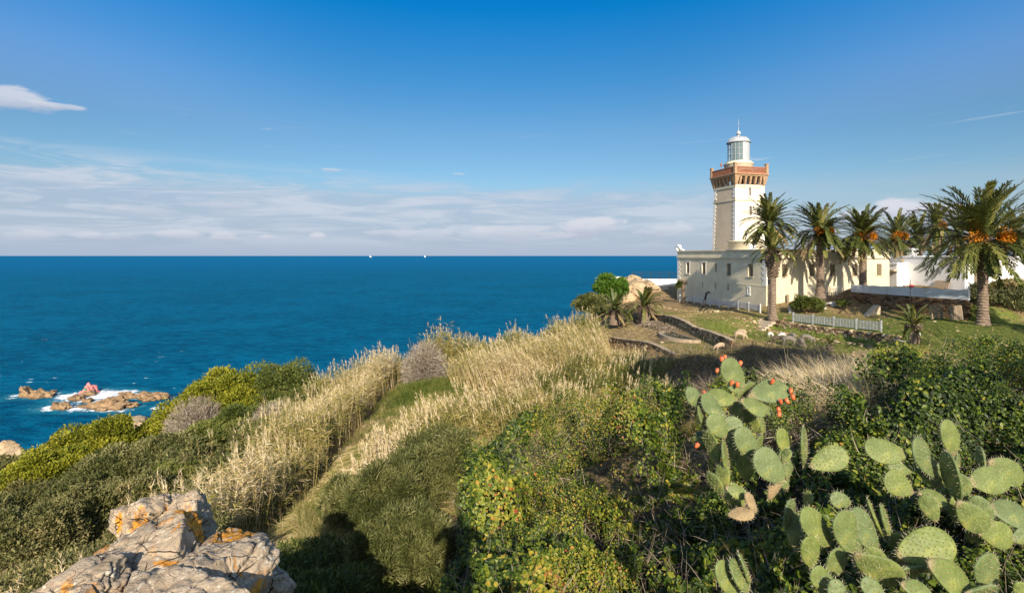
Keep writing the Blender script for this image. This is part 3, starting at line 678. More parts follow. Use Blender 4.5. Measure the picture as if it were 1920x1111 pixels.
for k in range(4):
    c, s = [(1, 0), (0, 1), (-1, 0), (0, -1)][k]; Mk = Matrix(((c, -s, 0, 0), (s, c, 0, 0), (0, 0, 1, 0), (0, 0, 0, 1)))
    br.box(-2.36, 2.36, -2.66, -2.46, 11.27, 11.45, 0, Mk); br.box(-2.36, 2.36, -2.66, -2.46, 12.12, 12.24, 0, Mk)
    for j in range(26):        # crossed bricks
        a = -2.3+j*.184
        for sg in (-1, 1):
            p0 = Vector((a-.17*sg, -2.56-.03*sg, 11.45)); p1 = Vector((a+.17*sg, -2.56-.03*sg, 12.12))
            w2 = .035; V = [p0+Vector((-w2, -.03, 0)), p0+Vector((w2, -.03, 0)), p1+Vector((w2, -.03, 0)), p1+Vector((-w2, -.03, 0))]; V += [p+Vector((0, .06, 0)) for p in V]
            br.add([Mk @ p for p in V], [(0, 1, 2, 3), (7, 6, 5, 4), (0, 4, 5, 1), (1, 5, 6, 2), (2, 6, 7, 3), (3, 7, 4, 0)])
    g = MB(); g.box(-2.72, -2.36, -2.72, -2.36, 11.27, 12.6, 0, Mk); g.box(-2.76, -2.32, -2.76, -2.32, 12.6, 12.72, 0, Mk); g.build('corner_post', M['brown_stone'], lt)
br.build('brick_balustrade', M['brick'], lt)
q = MB(); q.lathe((0, 0, 0), [(1.9, 11.2), (1.9, 12.85), (2.0, 12.9), (2.0, 13.05), (1.7, 13.12), (1.7, 13.3)], 40); q.box(-1.9, 1.9, -1.9, 1.9, 11.28, 11.6); q.build('lantern_base', M['cream'], lt)
# lantern: half glazed (towards the sea), half sheet metal
q = MB(); sea_a = math.atan2(-.25, -1)-ANG
q.lathe((0, 0, 0), [(1.46, 13.3), (1.46, 16.0)], 30, 0, -1.60-ANG, 1.9-ANG); q.build('lantern_cladding', M['lantern'], lt)
q = MB()
for i in range(9):
    a = 1.9-ANG+(2*math.pi-3.5)*i/8; q.box(-.028, .028, -.028, .028, 13.3, 16.0, 0, Matrix.Translation((1.44*math.cos(a), 1.44*math.sin(a), 0)))
for z in (13.36, 14.2, 15.1, 15.95): q.lathe((0, 0, 0), [(1.42, z-.025), (1.47, z-.025), (1.47, z+.025), (1.42, z+.025)], 24, 0, 1.9-ANG, 1.9-ANG+2*math.pi-3.5)
q.build('lantern_frame', M['lantern'], lt)
m, t, b = mat('lantern_glass'); b.inputs['Base Color'].default_value = (.55, .75, .8, 1); b.inputs['Roughness'].default_value = .03
gl = N(t, 'ShaderNodeBsdfTransparent'); gl.inputs[0].default_value = (.62, .78, .82, 1); mx = N(t, 'ShaderNodeMixShader'); mx.inputs[0].default_value = .25
t.links.new(gl.outputs[0], mx.inputs[1]); t.links.new(b.outputs[0], mx.inputs[2]); t.links.new(mx.outputs[0], t.nodes['Material Output'].inputs[0])
q = MB(); q.lathe((0, 0, 0), [(1.41, 13.3), (1.41, 16.0)], 24, 0, 1.9-ANG, 1.9-ANG+2*math.pi-3.5, sm=False); q.build('lantern_glazing', m, lt)
q = MB(); q.lathe((.15, 0, 0), [(.45, 13.2), (.6, 13.8), (.9, 14.1), (.95, 14.6), (.9, 15.2), (.6, 15.6), (.02, 15.6)], 16); q.build('lens', M['glass'], lt)
q = MB(); q.lathe((0, 0, 0), [(1.58, 15.96), (1.66, 16.02), (1.64, 16.08), (1.5, 16.2), (1.38, 16.42), (1.15, 16.66), (.75, 16.83), (.3, 16.92), (.22, 16.98), (.2, 17.1)], 32)
for i in range(12):
    a = i*math.pi/6; q.tube([(r_*math.cos(a), r_*math.sin(a), z_) for r_, z_ in ((1.52, 16.22), (1.40, 16.44), (1.17, 16.68), (.77, 16.85), (.3, 16.94))], .025, 4)
q.build('dome', M['lantern'], lt)
q = MB(); q.lathe((0, 0, 17.42), [(.0, -.32), (.2, -.26), (.31, -.1), (.32, .05), (.24, .22), (.08, .32), (.03, .45), (.03, .9)], 16)
q.tube([(0, 0, 18.3), (0, 0, 19.4)], .018, 5); q.tube([(-.15, 0, 18.45), (.15, 0, 18.45)], .02, 4); q.tube([(0, -.15, 18.45), (0, .15, 18.45)], .02, 4); q.lathe((0, 0, 18.75), [(.0, -.15), (.05, -.1), (.05, .1), (0, .15)], 6); q.build('finial', M['lantern'], lt)
q = MB(); q.tube([(-2.1, 1.0, 11.3), (-2.1, 1.0, 12.75)], .04, 5); q.lathe((-2.1, 1.0, 12.75), [(.02, 0), (.16, .05), (.18, .14), (.08, .2), (.08, .3), (.14, .36), (.1, .46), (.02, .6)], 10); q.build('gallery_lamp', M['brick'], lt)

# ------------------------------------------------------------------ white house
wh = empty('white_house', (49.1, 55.5, 0), ANG, 'low whitewashed flat roofed house behind the big palm trunk', 'house')
q = MB()
q.box(0, 15, 0, 8.2, -6, -.20); q.box(-.0, 5, 4.0, 8.21, -.21, -.02)
q.build('wall', M['white'], wh)
q = MB(); q.box(-.06, 15.06, -.06, 8.26, -.20, -.08); q.build('roof_edge', M['white'], wh)
q = MB(); q.box(-1.5, 0, 5.6, 12.0, -6, -.95); q.box(-1.6, 0, 5.5, 12.05, -.95, -.75); q.build('annex', M['white'], wh)
q = MB(); q.box(-2.3, -1.5, 5.3, 9.6, -1.68, -1.50); q.build('awning_slab', M['concrete'], wh)
q = MB(); q.box(.7, 1.3, 5.6, 6.2, -.02, .25); q.box(.6, 1.4, 5.5, 6.3, .25, .32); q.box(.75, .85, 5.65, 5.75, .32, .62); q.box(1.15, 1.25, 5.65, 5.75, .32, .62); q.box(.75, .85, 6.05, 6.15, .32, .62); q.box(1.15, 1.25, 6.05, 6.15, .32, .62); q.box(.58, 1.42, 5.48, 6.32, .62, .7)
q.add([(.6, 5.5, .7), (1.4, 5.5, .7), (1.4, 6.3, .7), (.6, 6.3, .7), (1.0, 5.9, .88)], [(0, 1, 4), (1, 2, 4), (2, 3, 4), (3, 0, 4)]); q.build('chimney', M['white'], wh)
q = MB(); q.box(1.2, 1.75, -.05, -.004, -2.9, -1.6); wn = q.build('window', M['shutter'], wh); q = MB(); q.box(1.1, 1.85, -.1, -.004, -3.0, -2.9); q.build('sill', M['white'], wn)
hatch = MB(); hatch.box(-.42, -.05, 1.3, 2.7, -4.5, -3.9); hatch.add([(-.75, 1.3, -3.9), (-.75, 2.7, -3.9), (-.05, 2.7, -2.55), (-.05, 1.3, -2.55), (-.6, 1.3, -3.95), (-.6, 2.7, -3.95), (-.0, 2.7, -2.65), (-.0, 1.3, -2.65)], [(0, 1, 2, 3), (7, 6, 5, 4), (0, 4, 5, 1), (1, 5, 6, 2), (2, 6, 7, 3), (3, 7, 4, 0)]); hatch.build('cellar_hatch', M['wood'], wh); wh.scale = (1.11, 1.11, 1.11)
w2_ = empty('white_annex', (56, 58, 0), ANG, 'long white building behind and right of the big palm', 'building')
q = MB(); q.box(0, 26, 0, 7, -7, -.6); q.build('wall', M['white'], w2_); q = MB(); q.box(-.1, 26.1, -.1, 7.1, -.6, -.42); q.build('roof_edge', M['white'], w2_)
q = MB(); q.box(3.0, 4.6, -.06, -.004, -3.2, -1.6); wn = q.build('window', M['shutter'], w2_)

# parapet on the stone terrace wall
def wallframe(A, B):
    dx, dy = B[0]-A[0], B[1]-A[1]; L = math.hypot(dx, dy); a = math.atan2(dy, dx)
    return L, a
A, B = (39.3, 44.0), (35.7, 53.8); L, a = wallframe(A, B)
tpar = empty('terrace_parapet', (A[0], A[1], 0), a, 'weathered bluish white parapet along the top of the dark stone terrace wall', 'wall')
q = MB(); V = []
for i in range(25):
    s = L*i/24; zt = -2.98-.08*i/24+.03*math.sin(i*2.1); V += [(s, -.12, -3.82), (s, .12, -3.82), (s, .14, zt), (s, -.14, zt)]
Fc = [(4*i+j, 4*i+4+j, 4*i+4+(j+1) % 4, 4*i+(j+1) % 4) for i in range(24) for j in range(4)]+[(0, 1, 2, 3), (99, 98, 97, 96)]
q.add(V, Fc); q.build('parapet', M['bluewhite'], tpar)
M['stonewall'] = leafmat('dry_stone', [(0, (0.10, 0.06, 0.035)), (.4, (0.27, 0.18, 0.10)), (.75, (0.45, 0.33, 0.2)), (1, (0.62, 0.50, 0.34))], .9, .1, 0)
M['darkstone'] = leafmat('dark_stone', [(0, (0.06, 0.035, 0.02)), (.5, (0.15, 0.09, 0.05)), (1, (0.30, 0.2, 0.12))], .9, .1, 0)
def stone_wall(name, A, B, ztop, hgt, label, mt, seed, stone=.26, coping=True, curve=None, grp=None, d_out=0.0):
    """dry stone wall built of separate irregular stones in one mesh; ztop(s) top height"""
    L, a = wallframe(A, B); rg = np.random.default_rng(seed)
    e = empty(name, (A[0], A[1], 0), a, label, 'wall', grp)
    Vs = []; Fs = []; T = []; nb = 0
    cube = np.array([(x, y, z) for z in (-1, 1) for y in (-1, 1) for x in (-1, 1)], float)
    cf = np.array([(0, 2, 3, 1), (4, 5, 7, 6), (0, 1, 5, 4), (2, 6, 7, 3), (0, 4, 6, 2), (1, 3, 7, 5)])
    s = 0
    rows = max(2, int(hgt/(stone*.62)))
    for r in range(rows):
        s = -rg.uniform(0, stone)
        while s < L:
            wd = stone*rg.uniform(.6, 1.5); hh = hgt/rows
            c = np.array([s+wd/2, rg.uniform(-.05, .05), 0]); zt = ztop(min(max(s+wd/2, 0), L)); c[2] = zt-hgt+(r+.5)*hh+rg.uniform(-.02, .02)
            sc = np.array([wd*.48, .16, hh*.50]); cc = cube*sc*(1-.18*rg.random((8, 3))); cc += rg.normal(0, .012, (8, 3)); ry = rg.normal(0, .09)
            cc = np.stack([cc[:, 0]*math.cos(ry)-cc[:, 2]*math.sin(ry), cc[:, 1], cc[:, 0]*math.sin(ry)+cc[:, 2]*math.cos(ry)], 1)+c
            Vs.append(cc); Fs.append(cf+nb); nb += 8; T += [rg.random()]*8; s += wd
    link('stonework', npmesh('stonework', np.concatenate(Vs), np.concatenate(Fs), T), mt, e)
    q = MB(); n_ = max(2, int(L)); 
    for i in range(n_):
        s0, s1 = L*i/n_, L*(i+1)/n_; z0, z1 = ztop(s0), ztop(s1)
        q.add([(s0, -.1, z0-hgt-.3), (s0, .12, z0-hgt-.3), (s0, .12, z0-.02), (s0, -.1, z0-.02), (s1, -.1, z1-hgt-.3), (s1, .12, z1-hgt-.3), (s1, .12, z1-.02), (s1, -.1, z1-.02)], [(0, 4, 5, 1), (1, 5, 6, 2), (2, 6, 7, 3), (3, 7, 4, 0)])
    q.build('earth_core', M['bark'], e)
    if coping:
        q = MB(); n_ = max(2, int(L*1.2))
        for i in range(n_):
            s0, s1 = L*i/n_+.01, L*(i+1)/n_-.01; z0, z1 = ztop(s0)+rg.uniform(-.02, .02), ztop(s1)+rg.uniform(-.02, .02)
            q.add([(s0, -.2, z0), (s0, .22, z0), (s0, .22, z0+.05), (s0, -.2, z0+.05), (s1, -.2, z1), (s1, .22, z1), (s1, .22, z1+.05), (s1, -.2, z1+.05)], [(0, 1, 2, 3), (7, 6, 5, 4), (0, 4, 5, 1), (1, 5, 6, 2), (2, 6, 7, 3), (3, 7, 4, 0)])
        q.build('coping', M['coping'], e)
    return e
def topf(A, B, off, dd=.6):
    L, a = wallframe(A, B); nx_, ny_ = math.sin(a), -math.cos(a)   # right side normal (high side)
    ss_ = np.linspace(0, L, 12); zz = gz(A[0]+np.cos(a)*ss_+nx_*dd, A[1]+np.sin(a)*ss_+ny_*dd, False)+off
    return lambda s: float(np.interp(s, ss_, zz))
stone_wall('dark_terrace_wall', (39.2, 44.0), (35.6, 53.8), lambda s: -3.83, 1.7, 'dark brown rubble wall under the bluish white parapet', M['darkstone'], 3, .3, False)
stone_wall('stone_wall', (16.3, 37.8), (15.9, 58.0), topf((16.3, 37.8), (15.9, 58.0), .12), 1.05, 'long dry stone retaining wall with pale coping above the pool', M['stonewall'], 4)
stone_wall('stone_wall', (12.3, 38.2), (9.9, 50.5), topf((12.3, 38.2), (9.9, 50.5), .02), .75, 'lower dry stone terrace wall beside the reeds, left of the pool', M['stonewall'], 5)
stone_wall('stone_wall', (28.4, 37.6), (24.6, 47.5), topf((28.4, 37.6), (24.6, 47.5), .05), .95, 'reddish rubble wall below the lattice fence', M['stonewall'], 6, .22, False)
# stone steps beside it
st_ = empty('stone_steps', (24.1, 48.2, 0), R(200), 'short flight of pale stone steps at the end of the rubble wall', 'steps')
for i in range(4):
    q = MB(); z = -6.15-i*.2; q.box(-.1+.38*i, .42+.38*i, -.8, .8, z-.2, z); q.build('step', M['concrete'], st_, .02)
q = MB(); q.add([(-.3, -1.0, -5.95), (1.5, -1.0, -6.75), (1.5, -.82, -6.75), (-.3, -.82, -5.95), (-.3, -1.0, -7.2), (1.5, -1.0, -7.4), (1.5, -.82, -7.4), (-.3, -.82, -7.2)], [(0, 1, 2, 3), (0, 4, 5, 1), (1, 5, 6, 2), (2, 6, 7, 3), (3, 7, 4, 0)]); q.build('side_wall', M['concrete'], st_)
# end pier of the upper wall
q = MB(); q.box(-.3, .3, -.25, .25, -.9, .2); o = q.build('stone_pier', M['concrete'], None, .03); o.location = (15.7, 58.2, g1(16.6, 58)+.1); tag(o, 'pale concrete pier ending the long stone wall beside the palm', 'pier')
# pool: half-round basin
pz = float(gz(np.linspace(13, 15.4, 7), np.linspace(42.5, 47.5, 7)).max())+.06
pool = empty('basin', (14.2, 45.0, pz), R(98), 'half round garden basin with pale rim and dark green water', 'basin')
pts = [(-2.9, -1.0), (2.9, -1.0)]+[(2.9*math.cos(a)*1.0, -1.0+2.0*math.sin(a)) for a in np.linspace(0.001, math.pi-.001, 22)][1:-1]
q = MB(); n_ = len(pts)
inn = [(x*.88, (y+.35)*.82-.35) for x, y in pts]
q.add([(x, y, -.5) for x, y in pts]+[(x, y, .16) for x, y in pts]+[(x, y, .16) for x, y in inn]+[(x, y, -.6) for x, y in inn],
      [(k*n_+i, k*n_+(i+1) % n_, (k+1)*n_+(i+1) % n_, (k+1)*n_+i) for k in range(3) for i in range(n_)])
q.build('rim', M['coping'], pool)
q = MB(); q.add([(x, y, .04) for x, y in inn], [tuple(range(n_))]); q.build('water', plain('pond_water', (0.03, 0.045, 0.02), .12, .3, 2, bs=.05, spec=.6), pool)

# ------------------------------------------------------------------ fences
def lattice_fence(A, B, n, h, label, gap=0.0, mt=None, name='fence', zoff=0.05, cols=7, rows=4):
    L, a = wallframe(A, B); e = empty(name, (A[0], A[1], 0), a, label, 'fence'); mt = mt or M['paintwhite']
    zs = gz(A[0]+np.cos(a)*np.linspace(0, L, n+1), A[1]+np.sin(a)*np.linspace(0, L, n+1), False)+zoff
    for i in range(n+1):
        q = MB(); s = L*i/n; q.box(s-.06, s+.06, -.06, .06, zs[i]-.3, zs[i]+h+.12); q.build('post', mt, e)
    for i in range(n):
        q = MB(); s0, s1 = L*i/n+.07, L*(i+1)/n-.07; z0, z1 = zs[i], zs[i+1]
        def rail(sa, za, sb, zb, w): 
            d = Vector((sb-sa, 0, zb-za)).normalized(); nn = Vector((-d.z, 0, d.x))*w
            V = [Vector((sa, -.03, za))-nn, Vector((sb, -.03, zb))-nn, Vector((sb, -.03, zb))+nn, Vector((sa, -.03, za))+nn]; V += [p+Vector((0, .06, 0)) for p in V]
            q.add(V, [(0, 1, 2, 3), (7, 6, 5, 4), (0, 4, 5, 1), (1, 5, 6, 2), (2, 6, 7, 3), (3, 7, 4, 0)])
        for k in range(rows+1): f_ = .08+(h-.12)*k/rows; rail(s0, z0+f_, s1, z1+f_, .032)
        for k in range(1, cols): s = s0+(s1-s0)*k/cols; zz = z0+(z1-z0)*k/cols; rail(s, zz+.08, s, zz+h-.04, .032)
        q.build('lattice_panel', mt, e)
    return e
lattice_fence((25.2, 52.0), (22.4, 68.3), 9, .68, 'long white lattice fence running along the foot of the grey wall', zoff=.15)
lattice_fence((28.75, 39.9), (25.6, 46.6), 4, .72, 'short leaning grey lattice fence on the lawn above the rubble wall', mt=M['greyconc'])
q = MB()
for k in range(4): q.box(0, 1.9, -.5+k*.3, -.44+k*.3, 0, .05)
for k in range(6): q.box(k*.37, k*.37+.06, -.5, .46, .051, .09)
o = q.build('fallen_fence_panel', M['paintwhite']); o.location = (28.2, 37.2, g1(28.2, 37.2)+.45); o.rotation_euler = (.1, .05, .5); tag(o, 'white lattice panel lying flat at the end of the leaning fence', 'fence panel')
o = MB(); o.box(-.09, .09, -.09, .09, -.3, .75); o = o.build('post', M['greyconc'], None, .01); o.location = (29.7, 37.4, g1(29.7, 37.4)); tag(o, 'lone grey post beside the fallen lattice panel', 'post')
def rails(A, B, n, h, label, mt, name='railing', thin=.03, zb=None, rails_=3, bars=0):
    L, a = wallframe(A, B); e = empty(name, (A[0], A[1], 0), a, label, 'fence'); z0 = zb if zb is not None else float(gz(np.array([A[0]]), np.array([A[1]]))[0])
    for i in range(n+1): q = MB(); s = L*i/n; q.box(s-thin, s+thin, -thin, thin, z0-.3, z0+h); q.build('post', mt, e)
    q = MB()
    for k in range(rails_): zz = z0+h*(k+1)/rails_-.06; q.box(0, L, -thin*.6, thin*.6, zz, zz+thin)
    for k in range(bars): s = L*k/bars; q.box(s-.008, s+.008, -.008, .008, z0, z0+h-.05)
    q.build('rails', mt, e); return e
# white wall and railing behind the outcrop
ww_ = empty('white_wall', (20.6, 82, 0), 0, 'low bright white wall between the rock outcrop and the grey building', 'wall')
q = MB(); q.box(0, 9.5, 0, .3, -6.2, -3.75); q.build('wall', M['white'], ww_)
rails((19.5, 83), (28.5, 83), 6, 2.0, 'thin dark railing seen against the sea behind the white wall', M['iron'], zb=-4.6, rails_=2, bars=60, thin=.035)
q = MB(); q.box(-1.4, 0, 0, .3, -.6, .5); o = q.build('white_wall', M['white']); o.location = (16.1, 75.5, -3.6); tag(o, 'short white wall piece left of the rock outcrop top', 'wall')
# outcrop and steps near the white wall
RO = 'tan rocks of the clifftop outcrop'
hill_rock(1190, 548, 77, (3.4, 3.4, 2.2), 41, 'largest tan clifftop rock behind the small palm', grp=RO)
hill_rock(1184, 527, 79, (1.6, 1.6, 1.1), 42, 'highest tan clifftop rock against the sea', grp=RO)
hill_rock(1212, 540, 79, (2.2, 2.2, 1.5), 43, 'tan clifftop rock touching the white wall', grp=RO)
hill_rock(1166, 562, 74, (2.2, 2.2, 1.5), 44, 'low slanting tan rock below the round green bush', grp=RO)
hill_rock(1250, 562, 75, (2.2, 1.6, .9), 45, 'flat tan rock at the foot of the terrace steps', grp=RO)
st2 = empty('terrace_steps', (20.8, 79, 0), R(-14), 'wide tan stone steps climbing to the white wall', 'steps')
for i in range(6):
    q = MB(); z = -4.7-i*.30; q.box(-.5+i*.32, 3.1+i*.12, -.5*i-.5, -.5*i, z-1, z); q.build('step', M['concrete'], st2, .02)
# posts and pipes near the sunlit wall
for i, (px, pb, ht, lb) in enumerate(((1473, 569, 1.25, 'tall dark faced post left of the lawn bush, first of four'), (1477, 571, .9, 'short grey post just right of the first tall post'),
        (1485, 569, 1.25, 'second tall post, white on its right face'), (1481, 579, .75, 'short pale stake in front of the four posts'))):
    q = MB(); q.box(-.11, .11, -.11, .11, -.3, ht); o = q.build('post', M['paintwhite'] if i != 1 else M['wood'], None, .01)
    d = 5.3/(pb-HY)*F; x = (px-960)/F*d; o.location = (x, d, g1(x, d)); tag(o, lb, 'post', 'old posts by the sunlit wall')
lp = empty('low_pipe_barrier', (31.0, 51.0, g1(31.3, 51.2)+.1), R(24), 'low white pipe barrier on short white blocks behind the lawn', 'barrier')
q = MB(); q.tube([(-.2, 0, .38), (4.2, 0, .42)], .09, 8); q.build('pipe', M['paintwhite'], lp)
for s in (0, 1.5): q = MB(); q.box(s-.22, s+.22, -.18, .18, -.3, .36); q.build('block', M['paintwhite'], lp, .02)
q = MB(); q.add([(-.9, -.4, -.3), (.9, -.4, -.3), (.9, -.4, .75), (.5, -.4, .75), (-.9, .0, -.3), (.9, .0, -.3), (.9, 0, .75), (.5, 0, .75)], [(0, 1, 2, 3), (7, 6, 5, 4), (1, 5, 6, 2), (2, 6, 7, 3), (3, 7, 4, 0), (0, 4, 5, 1)])
o = q.build('concrete_wedge', M['concrete']); o.location = (33.2, 47.6, g1(33.2, 47.6)+.1); o.rotation_euler = (0, 0, .3); tag(o, 'pale slanting concrete wedge at the end of the dark wall', 'concrete block')
rails((33.4, 54.2), (36.3, 54.9), 6, .85, 'low rusty brown fence in front of the sunlit wall', M['wood'], 'low_fence', bars=26, rails_=3, thin=.03)
rails((32.6, 56.0), (36.8, 56.9), 5, 1.3, 'thin pale wire fence in front of the sunlit wall', M['paintwhite'], 'wire_fence', bars=22, rails_=2, thin=.02)
# pallets leaning on the dark wall, bench, ball, pole
for i, (x, y, rz, lb) in enumerate(((36.6, 44.0, 1.9, 'grey wooden pallet left of the pair under the parapet'), (37.6, 43.2, 1.9, 'grey wooden pallet right of the pair under the parapet'))):
    q = MB()
    for k in range(7): q.box(-.6, .6, -.02, .0, .05+k*.17, .16+k*.17)
    for s in (-.55, 0, .55): q.box(s-.05, s+.05, .0, .12, 0, 1.2)
    o = q.build('pallet', M['wood']); o.location = (x, y, g1(x, y)+.05); o.rotation_euler = (-.12, 0, rz-1.9+.2); tag(o, lb, 'pallet', 'wooden pallets')
q = MB(); q.lathe((0, 0, 0), [(.0, -.2), (.15, -.16), (.21, 0), (.15, .16), (0, .2)], 12); o = q.build('red_ball', M['red']); o.location = P(1709, 537, 50.5); tag(o, 'small red ball on the terrace behind the parapet', 'ball')
q = MB(); q.tube([(0, 0, -.5), (0, 0, 3.0)], .022, 6); q.box(-.05, .12, -.04, .04, 2.2, 2.35); o = q.build('pole', M['wood']); o.location = (36.4, 46.8, -5.2); tag(o, 'thin wooden pole standing before the parapet', 'pole')
bn = empty('bench', (56.2, 57.3, -3.6), ANG, 'grey slatted bench against the far white building', 'bench')
for k in range(3): q = MB(); q.box(0, 1.7, -.45+k*.15, -.35+k*.15, .42, .46); q.build('seat', M['wood'], bn)
for k in range(3): q = MB(); q.box(0, 1.7, -.02, .02, .6+k*.15, .7+k*.15); q.build('backrest', M['wood'], bn)
for s in (.1, 1.6): q = MB(); q.box(s-.04, s+.04, -.45, .04, -.4, .42); q.box(s-.04, s+.04, .02, .06, .42, 1.05); q.build('leg', M['wood'], bn)
# ------------------------------------------------------------------ foliage primitives (numpy)
def leafgeo(Pt, Dr, Nr, L, W, fold=0.25, six=False):
    """leaves from base points Pt, long axis Dr, normal Nr -> verts, faces, leaf index of each vertex"""
    n = len(Pt); S = np.cross(Dr, Nr); S = unit(S); L = np.broadcast_to(L, n)[:, None]; W = np.broadcast_to(W, n)[:, None]
    if not six:
        V = np.stack([Pt, Pt+Dr*L*.45+S*W*.5+Nr*W*fold, Pt+Dr*L, Pt+Dr*L*.45-S*W*.5+Nr*W*fold], 1)
        b_ = np.arange(n)[:, None]*4; Fc = np.concatenate([b_+np.array([0, 1, 2]), b_+np.array([0, 2, 3])], 1).reshape(-1, 3)
        return V.reshape(-1, 3), Fc, 4
    V = np.stack([Pt, Pt+Dr*L*.28+S*W*.5+Nr*W*fold, Pt+Dr*L*.68+S*W*.40+Nr*W*fold*.8, Pt+Dr*L-Nr*W*.15, Pt+Dr*L*.68-S*W*.40+Nr*W*fold*.8, Pt+Dr*L*.28-S*W*.5+Nr*W*fold], 1)
    b_ = np.arange(n)[:, None]*6; Fc = np.concatenate([b_+np.array([0, 1, 2, 3]), b_+np.array([0, 3, 4, 5])], 1).reshape(-1, 4)
    return V.reshape(-1, 3), Fc, 6
def ribbons(Pt, D0, L, W, bend, k, side=None, taper=True):
    """blades: base Pt, start direction D0, bend = vector added to the direction over the length"""
    n = len(Pt); L = np.broadcast_to(L, n).astype(float); W = np.broadcast_to(W, n).astype(float)
    if side is None:
        side = unit(np.cross(D0, rng.normal(size=(n, 3))))
    V = np.zeros((n, k+1, 2, 3)); p = Pt.copy(); 
    for i in range(k+1):
        t_ = i/k; w_ = W*(1-t_*0.92) if taper else W
        V[:, i, 0] = p-side*w_[:, None]*.5; V[:, i, 1] = p+side*w_[:, None]*.5
        d = unit(D0+bend*(t_+.5/k)); p = p+d*(L/k)[:, None]
    b_ = np.arange(n)[:, None, None]*(k+1)*2; j = np.arange(k)[None, :, None]*2
    Fc = (b_+j+np.array([0, 1, 3, 2])[None, None]).reshape(-1, 4)
    return V.reshape(-1, 3), Fc, (k+1)*2
class Pile:
    def __init__(s): s.V = []; s.F = []; s.T = []; s.n = 0
    def add(s, V, Fc, per, tint):
        s.V.append(V); s.F.append(Fc+s.n); s.n += len(V); s.T.append(np.repeat(np.broadcast_to(tint, len(V)//per), per))
    def build(s, name, mt, parent=None):
        return link(name, npmesh(name, np.concatenate(s.V), s.F, np.concatenate(s.T)), mt, parent)
def rdir(n, rg=rng): return unit(rg.normal(size=(n, 3)))
# leaf materials
LM = {
 'pine': leafmat('yellow_green_leaf', [(0, (.035, .045, .006)), (.4, (.14, .16, .013)), (.75, (.29, .285, .022)), (1, (.40, .36, .06))]),
 'olive': leafmat('olive_leaf', [(0, (.016, .021, .006)), (.45, (.075, .088, .022)), (.8, (.19, .19, .065)), (1, (.35, .32, .15))]),
 'lentisk': leafmat('mid_green_leaf', [(0, (.016, .026, .006)), (.5, (.07, .095, .018)), (.9, (.17, .19, .04)), (1, (.26, .25, .08))]),
 'dark': leafmat('dark_leaf', [(0, (.022, .028, .008)), (.45, (.085, .095, .026)), (1, (.28, .25, .10))]),
 'bright': leafmat('bright_leaf', [(0, (.03, .07, .008)), (.5, (.07, .15, .014)), (1, (.17, .27, .03))], .4, .4),
 'twig': leafmat('bare_twig', [(0, (.10, .075, .05)), (.5, (.29, .235, .18)), (1, (.50, .44, .36))], .9, .1, 0),
 'straw': leafmat('cane_and_straw', [(0, (.05, .075, .014)), (.22, (.16, .175, .035)), (.40, (.32, .275, .07)), (.6, (.44, .33, .14)), (.8, (.59, .475, .28)), (1, (.78, .66, .47))], .75, .2, .15),
 'grass': leafmat('grass_blade', [(0, (.035, .06, .010)), (.35, (.11, .15, .025)), (.6, (.24, .22, .06)), (.8, (.38, .30, .13)), (1, (.55, .44, .24))], .8, .15, .15),
 'ivy': leafmat('bramble_and_ivy_leaf', [(0, (.009, .018, .004)), (.30, (.030, .056, .008)), (.50, (.10, .145, .016)), (.66, (.215, .225, .028)), (.80, (.36, .29, .04)), (.9, (.38, .20, .05)), (1, (.30, .05, .03))], .42, .22, .14),
 'scrub': leafmat('scrub_leaf', [(0, (.02, .024, .008)), (.4, (.08, .088, .026)), (.72, (.21, .195, .07)), (1, (.42, .34, .17))]),
 'frond': leafmat('palm_frond', [(0, (.028, .040, .010)), (.45, (.105, .125, .028)), (.75, (.27, .26, .07)), (.88, (.33, .25, .11)), (1, (.42, .30, .17))], .45, .4, .12),
 'fruit': leafmat('orange_palm_fruit', [(0, (.45, .13, .01)), (1, (.85, .36, .02))], .6, .2, 0),
}
def crown(R3, n, size, seed, lumps=26, mt=LM['olive'], tb=0.5, hollow=.75, flat=.0, twigs=0, lum=.34, lenf=2.2, narrow=.45):
    """leaf cloud of an uneven crown, centred on the origin; real leaf clusters spread on lumps"""
    rg = np.random.default_rng(seed); R3 = np.array(R3)
    D = rdir(lumps, rg); D[:, 2] = np.abs(D[:, 2])*1.0-.25*(rg.random(lumps)); D = unit(D)
    C = D*rg.uniform(.45, .85, lumps)[:, None]; cr = rg.uniform(.65, 1.25, lumps)*lum
    k = rg.integers(0, lumps, n); dd = rdir(n, rg); dd[:, 2] = np.where(rg.random(n) < .6, np.abs(dd[:, 2]), dd[:, 2]); dd = unit(dd)
    rr = cr[k]*(hollow+(1-hollow)*rg.random(n))*(1+.12*rg.normal(size=n)); Pn = C[k]+dd*rr[:, None]
    keep = Pn[:, 2] > -.55; Pn = Pn[keep]; dd = dd[keep]; k = k[keep]; n2 = len(Pn)
    Pt = Pn*R3
    Dr = unit(dd+.9*rdir(n2, rg)+np.array([0, 0, .35])); Nr = unit(np.cross(Dr, rdir(n2, rg)))
    pl = Pile(); sz = size*rg.uniform(.6, 1.35, n2)
    V, Fc, per = leafgeo(Pt, Dr, Nr, sz*lenf*.6, sz*narrow*1.6)
    lt_ = rg.random(lumps)[k]*.45+rg.random(n2)*.40+tb-.42
    pl.add(V, Fc, per, np.clip(lt_, 0, 1)); return pl
